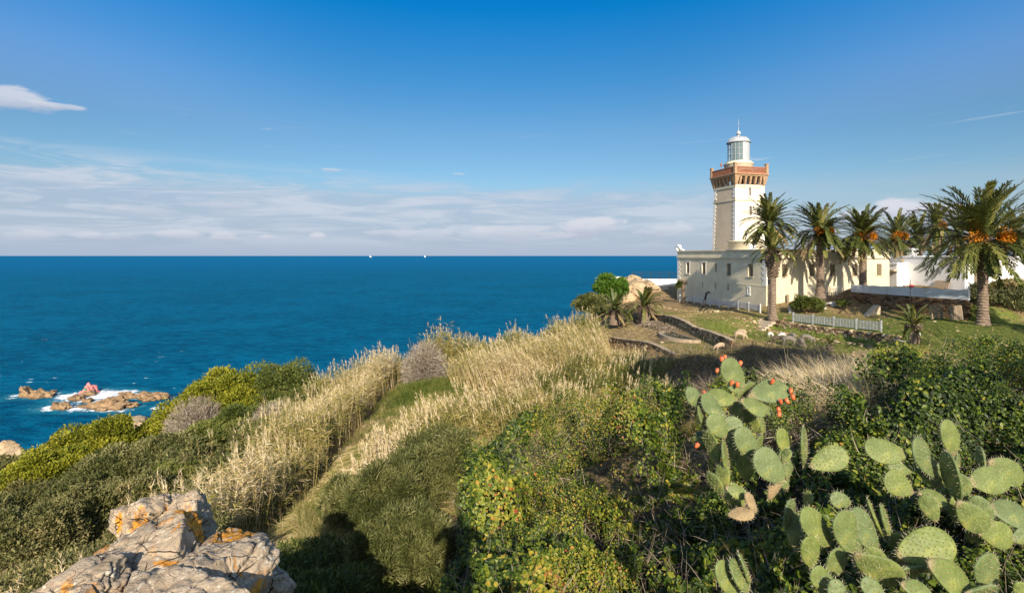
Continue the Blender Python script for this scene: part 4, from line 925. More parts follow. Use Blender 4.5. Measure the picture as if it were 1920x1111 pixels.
def shrub(name, x, y, R3, n, size, seed, label, mt, cat='shrub', zoff=0.55, group=None, tb=.5, trunk=True, lumps=26, twigs=0, lum=.34, zb=None, **kw):
    z0 = g1(x, y) if zb is None else zb
    e = empty(name, (x, y, z0), 0, label, cat, group)
    c = crown(R3, n, size, seed, lumps, tb=tb, lum=lum, **kw).build('crown' if cat == 'tree' else 'foliage', LM[mt] if isinstance(mt, str) else mt, e); c.location = (0, 0, R3[2]*zoff+.2)
    if trunk:
        rg = np.random.default_rng(seed+99); q = MB(); h = R3[2]*zoff+.2
        q.tube([(0, 0, -.5), (rg.normal(0, .1), rg.normal(0, .1), h*.5), (0, 0, h)], [.05*R3[0]+.04, .04*R3[0]+.03, .03*R3[0]], 7)
        for i in range(9):
            a = rg.uniform(0, 6.28); u_ = rg.uniform(.2, .75); q.tube([(0, 0, h*.35), (R3[0]*.35*math.cos(a), R3[1]*.35*math.sin(a), h*.8), (R3[0]*u_*math.cos(a), R3[1]*u_*math.sin(a), h+R3[2]*rg.uniform(.0, .55))], [.03*R3[0], .02*R3[0], .006], 5)
        q.build('trunk' if cat == 'tree' else 'stems', M['bark'], e)
    return e
def px2(px, d): return (px-960)/F*d
# bushes and small trees down the slope on the left: px of centre, top py, depth, half width px, label
LT = [
 (448, 692, 46, 92, 'pine', 'tree', 'yellow green rounded tree highest of the bright ones against the sea', 20),
 (548, 682, 45, 62, 'lentisk', 'tree', 'dark green tree topping the slope just left of the reeds', 21),
 (380, 728, 46, 66, 'pine', 'tree', 'yellow green tree on the slope edge left of the highest bright one', 22),
 (310, 778, 47, 60, 'pine', 'tree', 'yellow green tree above the gap where orange rock shows', 23),
 (220, 784, 43, 66, 'pine', 'tree', 'bright yellow green tree on the shoulder below the sea rocks', 24),
 (140, 806, 42, 74, 'pine', 'tree', 'bright yellow green tree, second from the far left cliff rock', 25),
 (90, 856, 36, 66, 'pine', 'tree', 'lowest bright yellow green tree spreading over dark scrub', 26),
 (565, 742, 39, 58, 'olive', 'shrub', 'olive green bush touching the reeds below the dark green tree', 27),
 (455, 768, 39, 62, 'lentisk', 'shrub', 'mid green bush in the middle of the left slope', 28),
 (392, 800, 37, 52, 'lentisk', 'shrub', 'green bush right of the bare pinkish twigs', 29),
 (300, 822, 35, 66, 'olive', 'shrub', 'wide olive green bush below the bare pinkish twigs', 30),
 (215, 846, 33, 58, 'olive', 'shrub', 'grey green bush beside the brightest yellow green trees', 31),
 (330, 872, 29, 44, 'lentisk', 'shrub', 'dark green bush at the upper edge of the pale reeds', 32),
 (30, 905, 34, 62, 'dark', 'shrub', 'dark low bush at the left edge below the cliff rocks', 33),
 (75, 838, 50, 46, 'dark', 'shrub', 'dark flat bush beside the cliff rocks at the water', 34),
 (10, 862, 52, 46, 'dark', 'shrub', 'dark bush at the very left edge over the shore', 35),
 (160, 925, 22, 60, 'dark', 'shrub', 'dark green bush behind the left side of the lichen rocks', 36),
 (248, 906, 23, 44, 'scrub', 'shrub', 'small pale olive bush right above the top lichen boulder', 37),
 (500, 790, 33, 50, 'olive', 'shrub', 'grey olive bush at the left edge of the reed bed', 38),
 (20, 985, 19, 56, 'dark', 'shrub', 'shaded bush at the left edge beside the lichen rocks', 39),
 (100, 955, 20, 50, 'scrub', 'shrub', 'olive scrub bush left of the lichen rocks', 40),
]
for px, py, d, hw, mt, cat, lb, sd in LT:
    x = px2(px, d); zt = (HY-py)/F*d; r = hw/F*d*1.08; z0 = g1(x, d); h = max(zt-z0, 1.2)
    R3 = (r, r*1.05, max(h*.62, r*.55)); lf = {'pine': .17, 'olive': .13, 'lentisk': .13, 'dark': .14, 'scrub': .13}[mt]*(d/40)**.6
    nlf = int(min(19000, 2.6*math.pi*r*r*3.2/(lf*lf*.45)))
    shrub({'tree': 'round_tree', 'shrub': 'bush'}[cat], x, d, R3, nlf, lf, sd, lb, mt, cat, zoff=(zt-z0)/R3[2]-.98, zb=z0, tb=.54 if mt == 'pine' else .66, lumps=34, lum=.31, hollow=.72)
# bare shrubs
def bare_shrub(x, y, R3, n, seed, label, z0=None, lean=(0, 0)):
    rg = np.random.default_rng(seed); z0 = g1(x, y) if z0 is None else z0
    e = empty('bare_shrub', (x, y, z0), 0, label, 'shrub'); R3 = np.array(R3)
    q = MB()
    for i in range(16):
        a = rg.uniform(0, 6.28); u_ = rg.uniform(.3, .9); q.tube([(0, 0, -.2), (R3[0]*.4*u_*math.cos(a)+lean[0]*.3, R3[1]*.4*u_*math.sin(a), R3[2]*.5), (R3[0]*u_*math.cos(a)+lean[0], R3[1]*u_*math.sin(a), R3[2]*rg.uniform(.7, 1.1))], [.06, .035, .012], 5)
    q.build('stems', M['bark'], e)
    D = rdir(n, rg); D[:, 2] = np.abs(D[:, 2]); r_ = rg.uniform(.35, .95, n); Pt = D*r_[:, None]*R3+np.array([lean[0]*.6, lean[1]*.6, 0])
    Dr = unit(D+.7*rdir(n, rg)); pl = Pile(); V, Fc, per = ribbons(Pt, Dr, rg.uniform(.18, .5, n), .018+.0004*y, rdir(n, rg)*.5, 2)
    pl.add(V, Fc, per, np.clip(.55+.2*rg.normal(size=n), 0, 1)); pl.build('twigs', LM['twig'], e); return e
bare_shrub(px2(790, 41), 41, (2.0, 1.6, 3.1), 8500, 50, 'leafless grey shrub leaning over the green gap among the reeds', lean=(.5, 0))
bare_shrub(px2(368, 40), 40, (2.7, 1.8, 4.1), 11000, 51, 'bare pinkish grey shrub between the green bushes of the left slope')
bare_shrub(px2(515, 35), 35, (2.0, 1.4, 3.1), 9000, 52, 'small bare grey shrub at the left edge of the reeds')
# bushes by the clifftop outcrop
shrub('bush', px2(1145, 70), 70, (2.35, 2.3, 2.5), 9000, .26, 61, 'round bright green bush against the sea beside the tan outcrop', 'bright', zoff=.75, lumps=50, lum=.3)
shrub('bush', px2(1110, 66), 66, (2.3, 2.1, 1.9), 9000, .2, 62, 'grey olive bush just left of the round bright green bush', 'olive', zoff=.65, tb=.45)
shrub('bush', px2(1128, 63), 63, (1.2, 1.1, .8), 3500, .18, 63, 'low dark bush between the olive bush and the small left palm', 'dark')
shrub('bush', px2(1512, 50), 50, (1.5, 1.2, .95), 6000, .16, 64, 'green spreading bush on the lawn by the sunlit wall posts', 'lentisk', zoff=.5, tb=.65)
shrub('bush', px2(1580, 50.5), 50.5, (.55, .5, .45), 1500, .12, 65, 'tiny green bush by the white pipe barrier', 'lentisk')
shrub('bush', px2(1898, 50), 50, (1.8, 1.2, 1.0), 4000, .18, 66, 'yellowish dry bush right of the big palm trunk', 'scrub', tb=.8)
# pollarded tree and dead stump at the fence
tr = empty('pollarded_tree', (px2(1281, 66), 66, g1(px2(1281, 66), 66)), 0, 'short pollarded tree trunk with a few leaves in front of the grey wall', 'tree')
q = MB(); q.tube([(0, 0, -.3), (.05, 0, 1.0), (-.05, 0, 2.0), (0, 0, 2.5)], [.28, .2, .2, .3], 9)
for a in range(7): q.tube([(0, 0, 2.2), (.55*math.cos(a*.9), .4*math.sin(a*.9), 2.9+.1*(a % 3))], [.13, .06], 6)
q.build('trunk', M['bark'], tr); c = crown((.55, .5, .9), 1200, .16, 77, 10, tb=.6).build('crown', LM['lentisk'], tr); c.location = (-.35, 0, 2.0)
q = MB(); q.tube([(0, 0, -.2), (.1, 0, .6), (.3, 0, 1.2), (.35, 0, 1.7), (.7, 0, 1.9), (.85, 0, 1.75)], [.2, .16, .13, .12, .1, .05], 7); q.tube([(.3, 0, 1.3), (.55, .1, 1.6)], [.08, .03], 5)
o = q.build('dead_stump', M['iron']); x = px2(1318, 60); o.location = (x, 60, g1(x, 60)); tag(o, 'blackened crooked dead stump before the lattice fence', 'stump')

# ------------------------------------------------------------------ palms
def palm_crown(Rl, nf, seed, lo=-62, leaf=.07, nst=26, dryf=.16, erect=84, pruned=False, curve=1.25):
    rg = np.random.default_rng(seed); pl = Pile(); K = 9
    az_ = rg.uniform(0, 2*math.pi, nf); u_ = (np.arange(nf)+.5)/nf; rg.shuffle(u_)
    e0 = np.radians(erect-(erect-lo)*u_); L = Rl*rg.uniform(.85, 1.1, nf)*(1-.12*np.abs(u_-.5))
    dro = np.radians(28+38*(1-np.abs(np.sin(e0))))*curve*rg.uniform(.8, 1.2, nf)*np.where(e0 < 0, .6, 1)
    t_ = np.linspace(0, 1, K+1); el_ = e0[:, None]-dro[:, None]*t_[None]**1.3; el_ = np.maximum(el_, -1.5)
    el_ = np.where(e0[:, None] < 0, e0[:, None]-dro[:, None]*.6*t_[None], el_); el_ = np.maximum(el_, -1.5)
    dirs = np.stack([np.cos(el_)*np.cos(az_)[:, None], np.cos(el_)*np.sin(az_)[:, None], np.sin(el_)], -1)
    st = dirs*(L/K)[:, None, None]; pos = np.concatenate([np.zeros((nf, 1, 3)), np.cumsum(st, 1)[:, :-1]], 1)
    side = np.stack([-np.sin(az_), np.cos(az_), np.zeros(nf)], -1)
    ft = np.where(u_ > 1-dryf, rg.uniform(.85, 1, nf), rg.uniform(.25, .85, nf)*(.6+.4*rg.random(nf)))
    # rachis
    W = .055*(1-.8*t_); V = np.stack([pos-side[:, None]*W[None, :, None], pos+side[:, None]*W[None, :, None]], 2).reshape(-1, 3)
    b_ = np.arange(nf)[:, None, None]*(K+1)*2; j = np.arange(K)[None, :, None]*2; Fc = (b_+j+np.array([0, 1, 3, 2])[None, None]).reshape(-1, 4)
    pl.add(V, Fc, (K+1)*2, np.minimum(ft+.15, 1))
    # leaflets
    s_ = np.linspace(.12, .99, nst); fi = np.minimum((s_*K).astype(int), K-1); fr_ = s_*K-fi
    bp = pos[:, fi]*(1-fr_)[None, :, None]+pos[:, fi+1]*fr_[None, :, None]; dd = dirs[:, fi]
    up = np.cross(side[:, None], dd)*-1; up = unit(np.cross(dd, np.broadcast_to(side[:, None], dd.shape)))
    ll = Rl*.155*np.sin(np.pi*(.12+.8*s_))**.6
    for sg in (-1, 1):
        D_ = unit(dd*1.0+sg*side[:, None]*.50-up*-.18+.12*rg.normal(size=dd.shape)+np.array([0, 0, -.12]))
        Pt = bp.reshape(-1, 3); Dr = D_.reshape(-1, 3); Nr = unit(np.cross(Dr, np.cross(up, D_).reshape(-1, 3)))
        Lf = np.broadcast_to(ll[None]*1.0, (nf, nst)).ravel()*rg.uniform(.8, 1.15, nf*nst)
        V, Fc, per = leafgeo(Pt, Dr, Nr, Lf, leaf, .12)
        pl.add(V, Fc, per, np.clip(np.repeat(ft, nst)+rg.normal(0, .07, nf*nst), 0, 1))
    return pl
def palm_trunk(h, r, seed, boots=True, flare=1.5, bulge=0.0, lean=(0, 0)):
    rg = np.random.default_rng(seed); q = MB(); n = 18; m_ = int(h/.11); V = []
    for j in range(m_+1):
        z = h*j/m_; t_ = j/m_; rr = r*(1+(flare-1)*math.exp(-z/.5)); 
        if bulge: rr *= 1+bulge*math.exp(-((z-h*.86)/(h*.12))**2)
        rr *= 1+.07*((j % 2)*2-1)
        for i in range(n):
            a = 2*math.pi*(i+.5*(j % 2))/n; r2 = rr*(1+rg.normal(0, .03)); V.append((r2*math.cos(a)+lean[0]*t_, r2*math.sin(a)+lean[1]*t_, z-.3 if j == 0 else z))
    q.add(V, [(j*n+i, j*n+(i+1) % n, (j+1)*n+(i+1) % n, (j+1)*n+i) for j in range(m_) for i in range(n)])
    if boots:      # old leaf bases
        zz0, zz1 = (h*.60, h*1.02) if bulge or boots == 2 else (h*.80, h*1.02)
        k = int(150*(zz1-zz0)*r)+30
        for i in range(k):
            a = i*2.39996; z = zz0+(zz1-zz0)*i/k; rr = r*(1+bulge*math.exp(-((z-h*.86)/(h*.12))**2)); t_ = z/h; c, s = math.cos(a), math.sin(a)
            p0 = Vector((rr*.85*c+lean[0]*t_, rr*.85*s+lean[1]*t_, z)); p1 = p0+Vector((c*.30, s*.30, .16+.1*rg.random())); sd = Vector((-s, c, 0))
            q.add([p0-sd*.11, p0+sd*.11, p0+Vector((0, 0, .13)), p1-sd*.06, p1+sd*.06, p1+Vector((0, 0, .06))], [(0, 1, 4, 3), (1, 2, 5, 4), (2, 0, 3, 5), (3, 4, 5)])
    return q
m, t, b = mat('palm_bark'); v = objc(t); mp = N(t, 'ShaderNodeMapping'); mp.inputs['Scale'].default_value = (3, 3, 9); t.links.new(v, mp.inputs[0])
t.links.new(ramp(t, noise(t, mp.outputs[0], 1.6, 7, .65), [(.3, (.075, .05, .035)), (.5, (.20, .145, .105)), (.72, (.38, .29, .22))]), b.inputs['Base Color']); b.inputs['Roughness'].default_value = .95
bump(t, b, noise(t, mp.outputs[0], 2.5, 5), .8, .05); M['palmbark'] = m
def palm(px, pyb, pyc, d, Rpx, nf, seed, label, r=.32, lo=-62, fruit=0, boots=True, bulge=0, zb=None, group='tall date palms', lean=(0, 0), leaf=.075, nst=28, x=None, **kw):
    x = px2(px, d) if x is None else x; z0 = (HY-pyb)/F*d if zb is None else zb; zc = (HY-pyc)/F*d; h = zc-z0; Rl = Rpx/F*d
    e = empty('palm_tree', (x, d, z0), 0, label, 'palm tree', group)
    palm_trunk(h, r, seed, boots, bulge=bulge, lean=lean).build('trunk', M['palmbark'], e)
    c = palm_crown(Rl*1.04, nf, seed, lo, leaf, nst, **kw).build('crown', LM['frond'], e); c.location = (lean[0], lean[1], h)
    rg = np.random.default_rng(seed+5)
    for i in range(fruit):
        a = rg.uniform(-2.9, -.2) if i else -1.2; n_f = 260; dr_ = np.array([math.cos(a), math.sin(a), .2]); rr = Rl*rg.uniform(.22, .36)
        cc = dr_*rr+np.array([0, 0, -.03*Rl]); Pf = np.tile(dr_*rr*.5, (n_f, 1)); sp_ = unit(dr_+.42*rng.normal(size=(n_f, 3)))
        Pf = Pf+sp_*rg.uniform(.2, Rl*.20, n_f)[:, None]+np.array([0, 0, -.0*Rl])
        V, Fc, per = leafgeo(Pf, unit(sp_+np.array([0, 0, -.5])), rdir(n_f), .16, .10); pp = Pile(); pp.add(V, Fc, per, rg.random(n_f)); o = pp.build('fruit_cluster', LM['fruit'], e); o.location = (lean[0], lean[1], h)
    return e
palm(1843, 610, 452, 40, 122, 118, 101, 'largest date palm, thick trunk on the lawn at the right', r=.34, fruit=5, dryf=.02, lo=-36, leaf=.10, nst=42, boots=2, curve=1.45)
palm(1443, 596, 420, 51, 60, 90, 102, 'tall palm standing behind its shorter neighbour in front of the tower', r=.18, lo=-38, leaf=.10, nst=34, curve=1.5, dryf=.04)
palm(1449, 598, 471, 48, 52, 52, 103, 'shorter palm before the tower with a bulging collar of old leaf bases', r=.29, lo=-12, bulge=1.0, lean=(0, 0), leaf=.10, dryf=0, curve=1.3)
palm(1538, 552, 436, 53, 66, 92, 104, 'palm in front of the sunlit wall, first right of the doubled palms', r=.36, fruit=3, zb=-4.4, leaf=.10, nst=36, curve=1.5, lo=-40, dryf=.06)
palm(1618, 534, 446, 54, 66, 92, 105, 'palm with big orange fruit bunch before the right end of the cream wall', r=.34, fruit=3, zb=-3.9, leaf=.10, nst=36, curve=1.5, lo=-40, dryf=.06)
palm(1680, 500, 445, 64, 54, 86, 106, 'palm with orange fruit behind the white house chimney', r=.42, fruit=4, zb=-4, leaf=.11)
palm(1722, 500, 444, 82, 50, 80, 107, 'dark palm behind the white house, hidden partly by the largest palm', r=.42, zb=-4, leaf=.14)
palm(1757, 500, 425, 76, 52, 86, 108, 'palm with orange fruit rising behind the left fronds of the largest palm', r=.42, fruit=2, zb=-4, leaf=.13)
palm(1905, 500, 434, 82, 52, 80, 109, 'far palm at the right edge behind the largest palm', r=.42, zb=-4, leaf=.14)
palm(1795, 500, 440, 90, 46, 70, 110, 'far dark palm showing between the fronds of the largest palm', r=.42, zb=-4, leaf=.15)
palm(1207, 603, 576, 56, 50, 44, 111, 'small palm with thick trunk beside the pale concrete pier', r=.52, lo=-25, boots=2, group='low young palms', dryf=.08, curve=1.7, leaf=.10)
palm(1152, 603, 584, 56.5, 46, 38, 112, 'small palm nearer the reeds, left of the two by the long stone wall', r=.42, lo=-25, boots=2, group='low young palms', dryf=.25, curve=1.6, leaf=.10)
palm(1713, 637, 614, 35, 50, 36, 113, 'young palm with arching fronds alone on the right lawn', r=.26, lo=-18, boots=2, group='low young palms', dryf=.04, curve=1.6, leaf=.06)
palm(1556, 655, 646, 37, 17, 22, 114, 'tiny dark palm in the shade near the sheep', r=.14, lo=0, boots=False, group='low young palms', dryf=0, curve=.7, leaf=.05)
# trees outside the frame on the right whose shade falls on the brown hollow
shrub('shade_tree', 13.2, 6, (3.9, 3, 2.6), 9000, .34, 131, 'broad tree just outside the right edge shading the brown hollow', 'dark', 'tree', zb=-4.2, zoff=3.7, lumps=30)
shrub('shade_tree', 19.5, 8, (3.2, 3.0, 2.4), 7000, .34, 132, 'second tree outside the right edge near the dry grass', 'dark', 'tree', zb=-4.2, zoff=4.0, lumps=26)
palm(2400, 560, 380, 24, 150, 90, 133, 'palm outside the right edge throwing shade over the lawn', r=.4, x=41.0, zb=-5, leaf=.08)
# ------------------------------------------------------------------ reeds
def inpoly(x, y, poly):
    r = np.zeros(len(x), bool); n = len(poly)
    for i in range(n):
        x0, y0 = poly[i]; x1, y1 = poly[(i+1) % n]
        c = ((y0 > y) != (y1 > y)) & (x < (x1-x0)*(y-y0)/(y1-y0+1e-12)+x0); r ^= c
    return r
def sample(poly, dens, rg):
    a = np.array(poly); lo, hi_ = a.min(0), a.max(0); n = int((hi_-lo).prod()*dens); x = rg.uniform(lo[0], hi_[0], n); y = rg.uniform(lo[1], hi_[1], n)
    wx = x+1.2*(fbm(x*.4, y*.4, 0, 2, 3)-.5)*2; wy = y+1.2*(fbm(x*.4, y*.4, 5, 2, 4)-.5)*2
    k = inpoly(wx, wy, poly); return x[k], y[k]
def reeds(poly, dens, H, seed, t0, label, lean=(0, 0, 0), plume=.35, nl=13, leafL=.5, leafW=.030, stemt=.62, stemW=.022, bare=.35, nm='reed_bed', gap=.3):
    rg = np.random.default_rng(seed); x, y = sample(poly, dens, rg); n = len(x); z = gz(x, y)
    keep = (fbm(x*.55, y*.55, 2, 3, seed) > gap) & (fbm(x*.9+4, y*.9, 6, 2, seed+5) > gap-.02); x, y, z = x[keep], y[keep], z[keep]; n = len(x)
    hv = H*(.20+1.4*fbm(x*.45, y*.45, 0, 3, seed+1))*rg.uniform(.75, 1.2, n)
    base = np.stack([x, y, z-.1], 1); D0 = unit(np.array([0, 0, 1.0])+np.array(lean)+.10*rg.normal(size=(n, 3))); bd = np.array(lean)*.8+np.array([-.10, .04, 0])+.06*rg.normal(size=(n, 3))
    zone = np.clip(t0+1.35*(fbm(x*.22, y*.22, 0, 3, seed+2)-.5), 0, 1)
    pl = Pile(); sd = unit(np.cross(D0, rg.normal(size=(n, 3))))
    V, Fc, per = ribbons(base, D0, hv, stemW*rg.uniform(.7, 1.3, n), bd, 3, sd); pl.add(V, Fc, per, np.clip(stemt+.14*rg.normal(size=n), 0, 1))
    # leaves
    i_ = np.repeat(np.arange(n), nl); m_ = len(i_); t_ = bare+(1-bare)*rg.random(m_)
    pos = base[i_]+D0[i_]*(hv[i_]*t_)[:, None]+bd[i_]*(hv[i_]*t_**2*.5)[:, None]
    a = rg.uniform(0, 2*math.pi, m_); dr = unit(np.stack([np.cos(a), np.sin(a), rg.uniform(.3, 1.5, m_)], 1)); bend = np.stack([0*a-.15, 0*a+.1, -rg.uniform(.5, 2.0, m_)], 1)
    V, Fc, per = ribbons(pos, dr, leafL*rg.uniform(.5, 1.2, m_), leafW*rg.uniform(.6, 1.3, m_), bend, 2)
    pl.add(V, Fc, per, np.clip(zone[i_]+.17*rg.normal(size=m_)+.10*(t_-.6), 0, 1))
    # plumes
    pk = np.where(rg.random(n) < plume)[0]; q_ = 14; i_ = np.repeat(pk, q_); m_ = len(i_)
    top = base[i_]+D0[i_]*hv[i_][:, None]*.96+bd[i_]*(hv[i_]*.46)[:, None]
    s_ = rg.random(m_); up = unit(D0[i_]+bd[i_]); pos = top+up*(s_*.42)[:, None]
    dr = unit(up+.45*rdir(m_, rg)); V, Fc, per = ribbons(pos, dr, .17*rg.uniform(.6, 1.3, m_), .024, rdir(m_, rg)*.3+np.array([-.3, 0, -.2]), 2); pl.add(V, Fc, per, np.clip(.80+.12*rg.normal(size=m_), 0, 1))
    return tag(pl.build(nm, LM['straw']), label, 'reeds', kind='stuff')
reeds([(-8.5, 13), (-8.5, 20), (-8.9, 26), (-9.3, 32), (-9.5, 38), (-8.8, 43.5), (-14.5, 45), (-16, 40), (-14.8, 34), (-13, 28), (-11.6, 22), (-10.8, 17), (-10, 13)], 28, 2.75, 201, .42, 'tall pale reed bed along the left side of the grass track', plume=.4, nl=17, bare=.48, stemW=.030, stemt=.58)
reeds([(-9, 43), (-14.5, 44), (-12, 47.5), (-4, 50.5), (3, 52.5), (7.3, 54), (8.6, 52), (8.4, 49), (3, 46.5), (-4, 45)], 20, 3.0, 202, .30, 'tall yellow green reed bed along the ridge against the sea', lean=(.03, 0, 0), plume=.3, nl=20, leafW=.042, stemt=.5)
reeds([(-4.6, 40), (-1, 44), (3, 46.5), (8, 48), (8.3, 44), (8, 40.5), (6, 36.5), (3, 36), (-2, 36.5), (-4.5, 38)], 40, 2.0, 203, .62, 'pinkish straw coloured dry reeds in the middle of the slope', lean=(-.18, 0, 0), plume=.12, nl=6, leafL=.42, stemt=.64, stemW=.034, bare=.2)
reeds([(-5.0, 26), (-5.2, 32), (-3, 34), (0, 34.5), (2, 30), (1, 24.5), (-2, 21), (-5, 22)], 26, 1.6, 204, .36, 'pale grassy reeds right of the grass track', gap=.42, lean=(-.1, 0, 0), plume=.35, nl=15, leafL=.45, bare=.15)
reeds([(0, 34.5), (4, 36.2), (7, 37.5), (8.6, 36), (10, 33), (9, 28), (5, 21), (1, 19), (1, 25), (2, 30)], 26, 1.45, 205, .24, 'green and straw mixed reeds below the lower stone wall', gap=.42, lean=(.12, 0, 0), plume=.25, nl=15, leafL=.45, bare=.1, stemt=.55)
reeds([(-6.6, 19.5), (-6.4, 24.5), (-4.4, 25), (-3.8, 20.5), (-5, 19)], 34, 1.3, 206, .62, 'small clump of pale reeds in the track above the olive bushes', plume=.5, nl=10, leafL=.35, bare=.1, nm='reed_clump')
reeds([(-13, 14), (-9, 12.5), (-8, 9.5), (-9.5, 8), (-14, 11)], 5, 1.1, 207, .35, 'thin reeds between the scrub and the top of the lichen rocks', plume=.4, nl=12, leafL=.4, nm='reed_clump')
reeds([(-19, 34), (-15.5, 36), (-15, 26), (-18.5, 25)], 1.5, 2.2, 208, .5, 'scattered reeds among the bushes of the left slope', plume=.6, nl=14, nm='reed_clump')
reeds([(7.5, 53.5), (8.8, 54.5), (9.8, 52), (8.8, 50)], 14, 1.7, 209, .28, 'green reeds nearest the small palms', plume=.3, nl=15, nm='reed_clump')

# ------------------------------------------------------------------ grass
def grass(label, n, region, L, W, seed, tfun, nm='grass', bend=.8, k=1, z0=0.0, lean=(0, 0, 0), clump=0):
    rg = np.random.default_rng(seed); x, y = region(n, rg)
    if clump: x = x+rg.normal(0, clump, len(x)); y = y+rg.normal(0, clump, len(y))
    n = len(x); z = gz(x, y)+z0; D0 = unit(np.array([0, 0, .9])+np.array(lean)+.45*rg.normal(size=(n, 3))*np.array([1, 1, .2]))
    V, Fc, per = ribbons(np.stack([x, y, z-.02], 1), D0, L*rg.uniform(.5, 1.4, n), W*rg.uniform(.6, 1.3, n), rdir(n, rg)*.4+np.array([0, 0, -bend]), k)
    pl = Pile(); pl.add(V, Fc, per, np.clip(tfun(x, y)+.20*rg.normal(size=n), 0, 1)); return tag(pl.build(nm, LM['grass']), label, 'grass', kind='stuff')
def wedge(p0, p1, d0, d1, pw=1.0):
    def f_(n, rg):
        d = d0*(d1/d0)**(rg.random(n)**pw); px = rg.uniform(p0, p1, n); return (px-960)/F*d, d
    return f_
def thin(reg, seed, thr=.45, sc=.8):
    def f_(n, rg):
        x, y = reg(int(n*1.8), rg); k = fbm(x*sc, y*sc, 0, 3, seed) > thr; return x[k], y[k]
    return f_
def offpool(reg):
    def f_(n, rg):
        x, y = reg(n, rg); k = (((x-14)/1.9)**2+((y-45)/3.5)**2) > 1; return x[k], y[k]
    return f_
tg = lambda x, y: .92-.62*greenness(x, y)+1.2*(fbm(x*.5, y*.5, 0, 3, 9)-.5)
grass('short green and straw grass over the lawns around the palms', 100000, offpool(wedge(1180, 1960, 27, 66)), .10, .022, 301, tg)
grass('rough grass of the terraces round the basin', 45000, offpool(wedge(1130, 1460, 34, 60)), .13, .022, 302, lambda x, y: .9-.55*greenness(x, y)+.4*(fbm(x*.6, y*.6, 3, 3, 8)-.5), bend=.5)
def path_reg(n, rg):
    y = 11+33*rg.random(n)**.7; c = np.interp(y, [11, 16, 22, 26, 31, 40, 44], [-5.5, -6.4, -7.2, -7.6, -7.6, -6.4, -5.0]); w_ = np.interp(y, [11, 20, 30, 44], [2.6, 1.8, 1.6, 3.2]); return c+w_*rg.uniform(-1, 1, n), y
grass('flattened straw lying across the lower grass track', 9000, lambda n, rg: (lambda y: (np.interp(y, [11, 16, 22, 28], [-5.2, -6.0, -6.8, -7.2])+rg.uniform(-2, 2, n), y))(rg.uniform(13, 27, n)), .6, .02, 313, lambda x, y: .72+.9*(fbm(x*.9, y*.9, 0, 3, 29)-.5), k=2, bend=.2, lean=(2.4, 1.2, -.5), z0=.12)
grass('mown looking grass track running down between the reeds', 30000, path_reg, .22, .022, 303, lambda x, y: .42+1.5*(fbm(x*.9, y*.6, 0, 3, 12)-.45)+.25*blob(x, y, -6.2, 17.5, 1.5, 4), bend=1.0, lean=(.4, -.2, 0))
grass('low dark green ground cover beside the bare grey shrub', 16000, lambda n, rg: (rg.normal(-6.3, 1.5, n), rg.normal(37.5, 1.8, n)), .35, .035, 304, lambda x, y: .20+.5*(fbm(x*1.2, y*1.2, 0, 3, 22)-.4))
grass('long tan grass of the slope between reeds and brambles', 60000, wedge(880, 1330, 14, 30), .40, .016, 305, lambda x, y: .62+.6*(fbm(x*.5, y*.5, 0, 3, 14)-.5), k=2)
grass('shaded rough grass in the brown hollow', 30000, wedge(1220, 1600, 19, 36), .28, .02, 306, lambda x, y: .55+.8*(fbm(x*.5, y*.5, 0, 3, 15)-.5), k=2)
def tussocks(label, reg, nt_, nb_, L, W, seed, t0, mt='straw', nm='straw_tussocks', spread=.9):
    rg = np.random.default_rng(seed); cx, cy = reg(nt_, rg); i_ = np.repeat(np.arange(len(cx)), nb_); n = len(i_); s_ = rg.uniform(.6, 1.3, len(cx))[i_]
    x = cx[i_]+rg.normal(0, .16, n)*s_; y = cy[i_]+rg.normal(0, .16, n)*s_; z = gz(x, y)
    o_ = np.stack([x-cx[i_], y-cy[i_], 0*x], 1)*1.6*spread
    D0 = unit(np.array([-.30, -.12, 1.0])+o_+.22*rg.normal(size=(n, 3))); bd = np.array([-1.0, -.25, -1.3])*rg.uniform(.3, 1.3, n)[:, None]+o_*1.5
    V, Fc, per = ribbons(np.stack([x, y, z-.03], 1), D0, L*s_*rg.uniform(.5, 1.2, n), W*rg.uniform(.6, 1.3, n), bd, 5); pl = Pile(); pl.add(V, Fc, per, np.clip(t0+rg.uniform(-.25, .1, len(cx))[i_]+.12*rg.normal(size=n), 0, 1))
    return tag(pl.build(nm, LM[mt]), label, 'grass', kind='stuff')
tussocks('bright straw grass tussocks arching over the right slope', wedge(1460, 1790, 12.3, 25), 260, 130, 1.3, .022, 307, .90)
tussocks('green straw tussocks on the bank at the right lawn edge', wedge(1600, 1960, 19, 30), 90, 90, .7, .018, 317, .5)
tussocks('dry tussocks scattered over the tan slope above the brambles', wedge(860, 1320, 14.5, 33), 260, 80, .75, .018, 318, .62)
tussocks('grey green tussocks edging the grass track', lambda n, rg: (lambda y: (np.interp(y, [11, 16, 22, 26, 31, 40], [-3.6, -4.6, -5.4, -5.7, -5.6, -4.6])+rg.normal(0, .35, n), y))(rg.uniform(11, 36, n)), 120, 80, .7, .018, 319, .45)
grass('dry grass among the scrub at the lower left', 22000, thin(wedge(0, 600, 8, 24), 17, .5, .7), .55, .014, 308, lambda x, y: .7+.4*(fbm(x*.6, y*.6, 0, 3, 18)-.5), k=3, bend=.7, clump=.1)
grass('brownish grass at the foot of the reeds', 16000, wedge(560, 720, 12.5, 19), .5, .015, 309, lambda x, y: .62+.7*(fbm(x*.8, y*.8, 0, 3, 19)-.5), k=3, bend=.6)

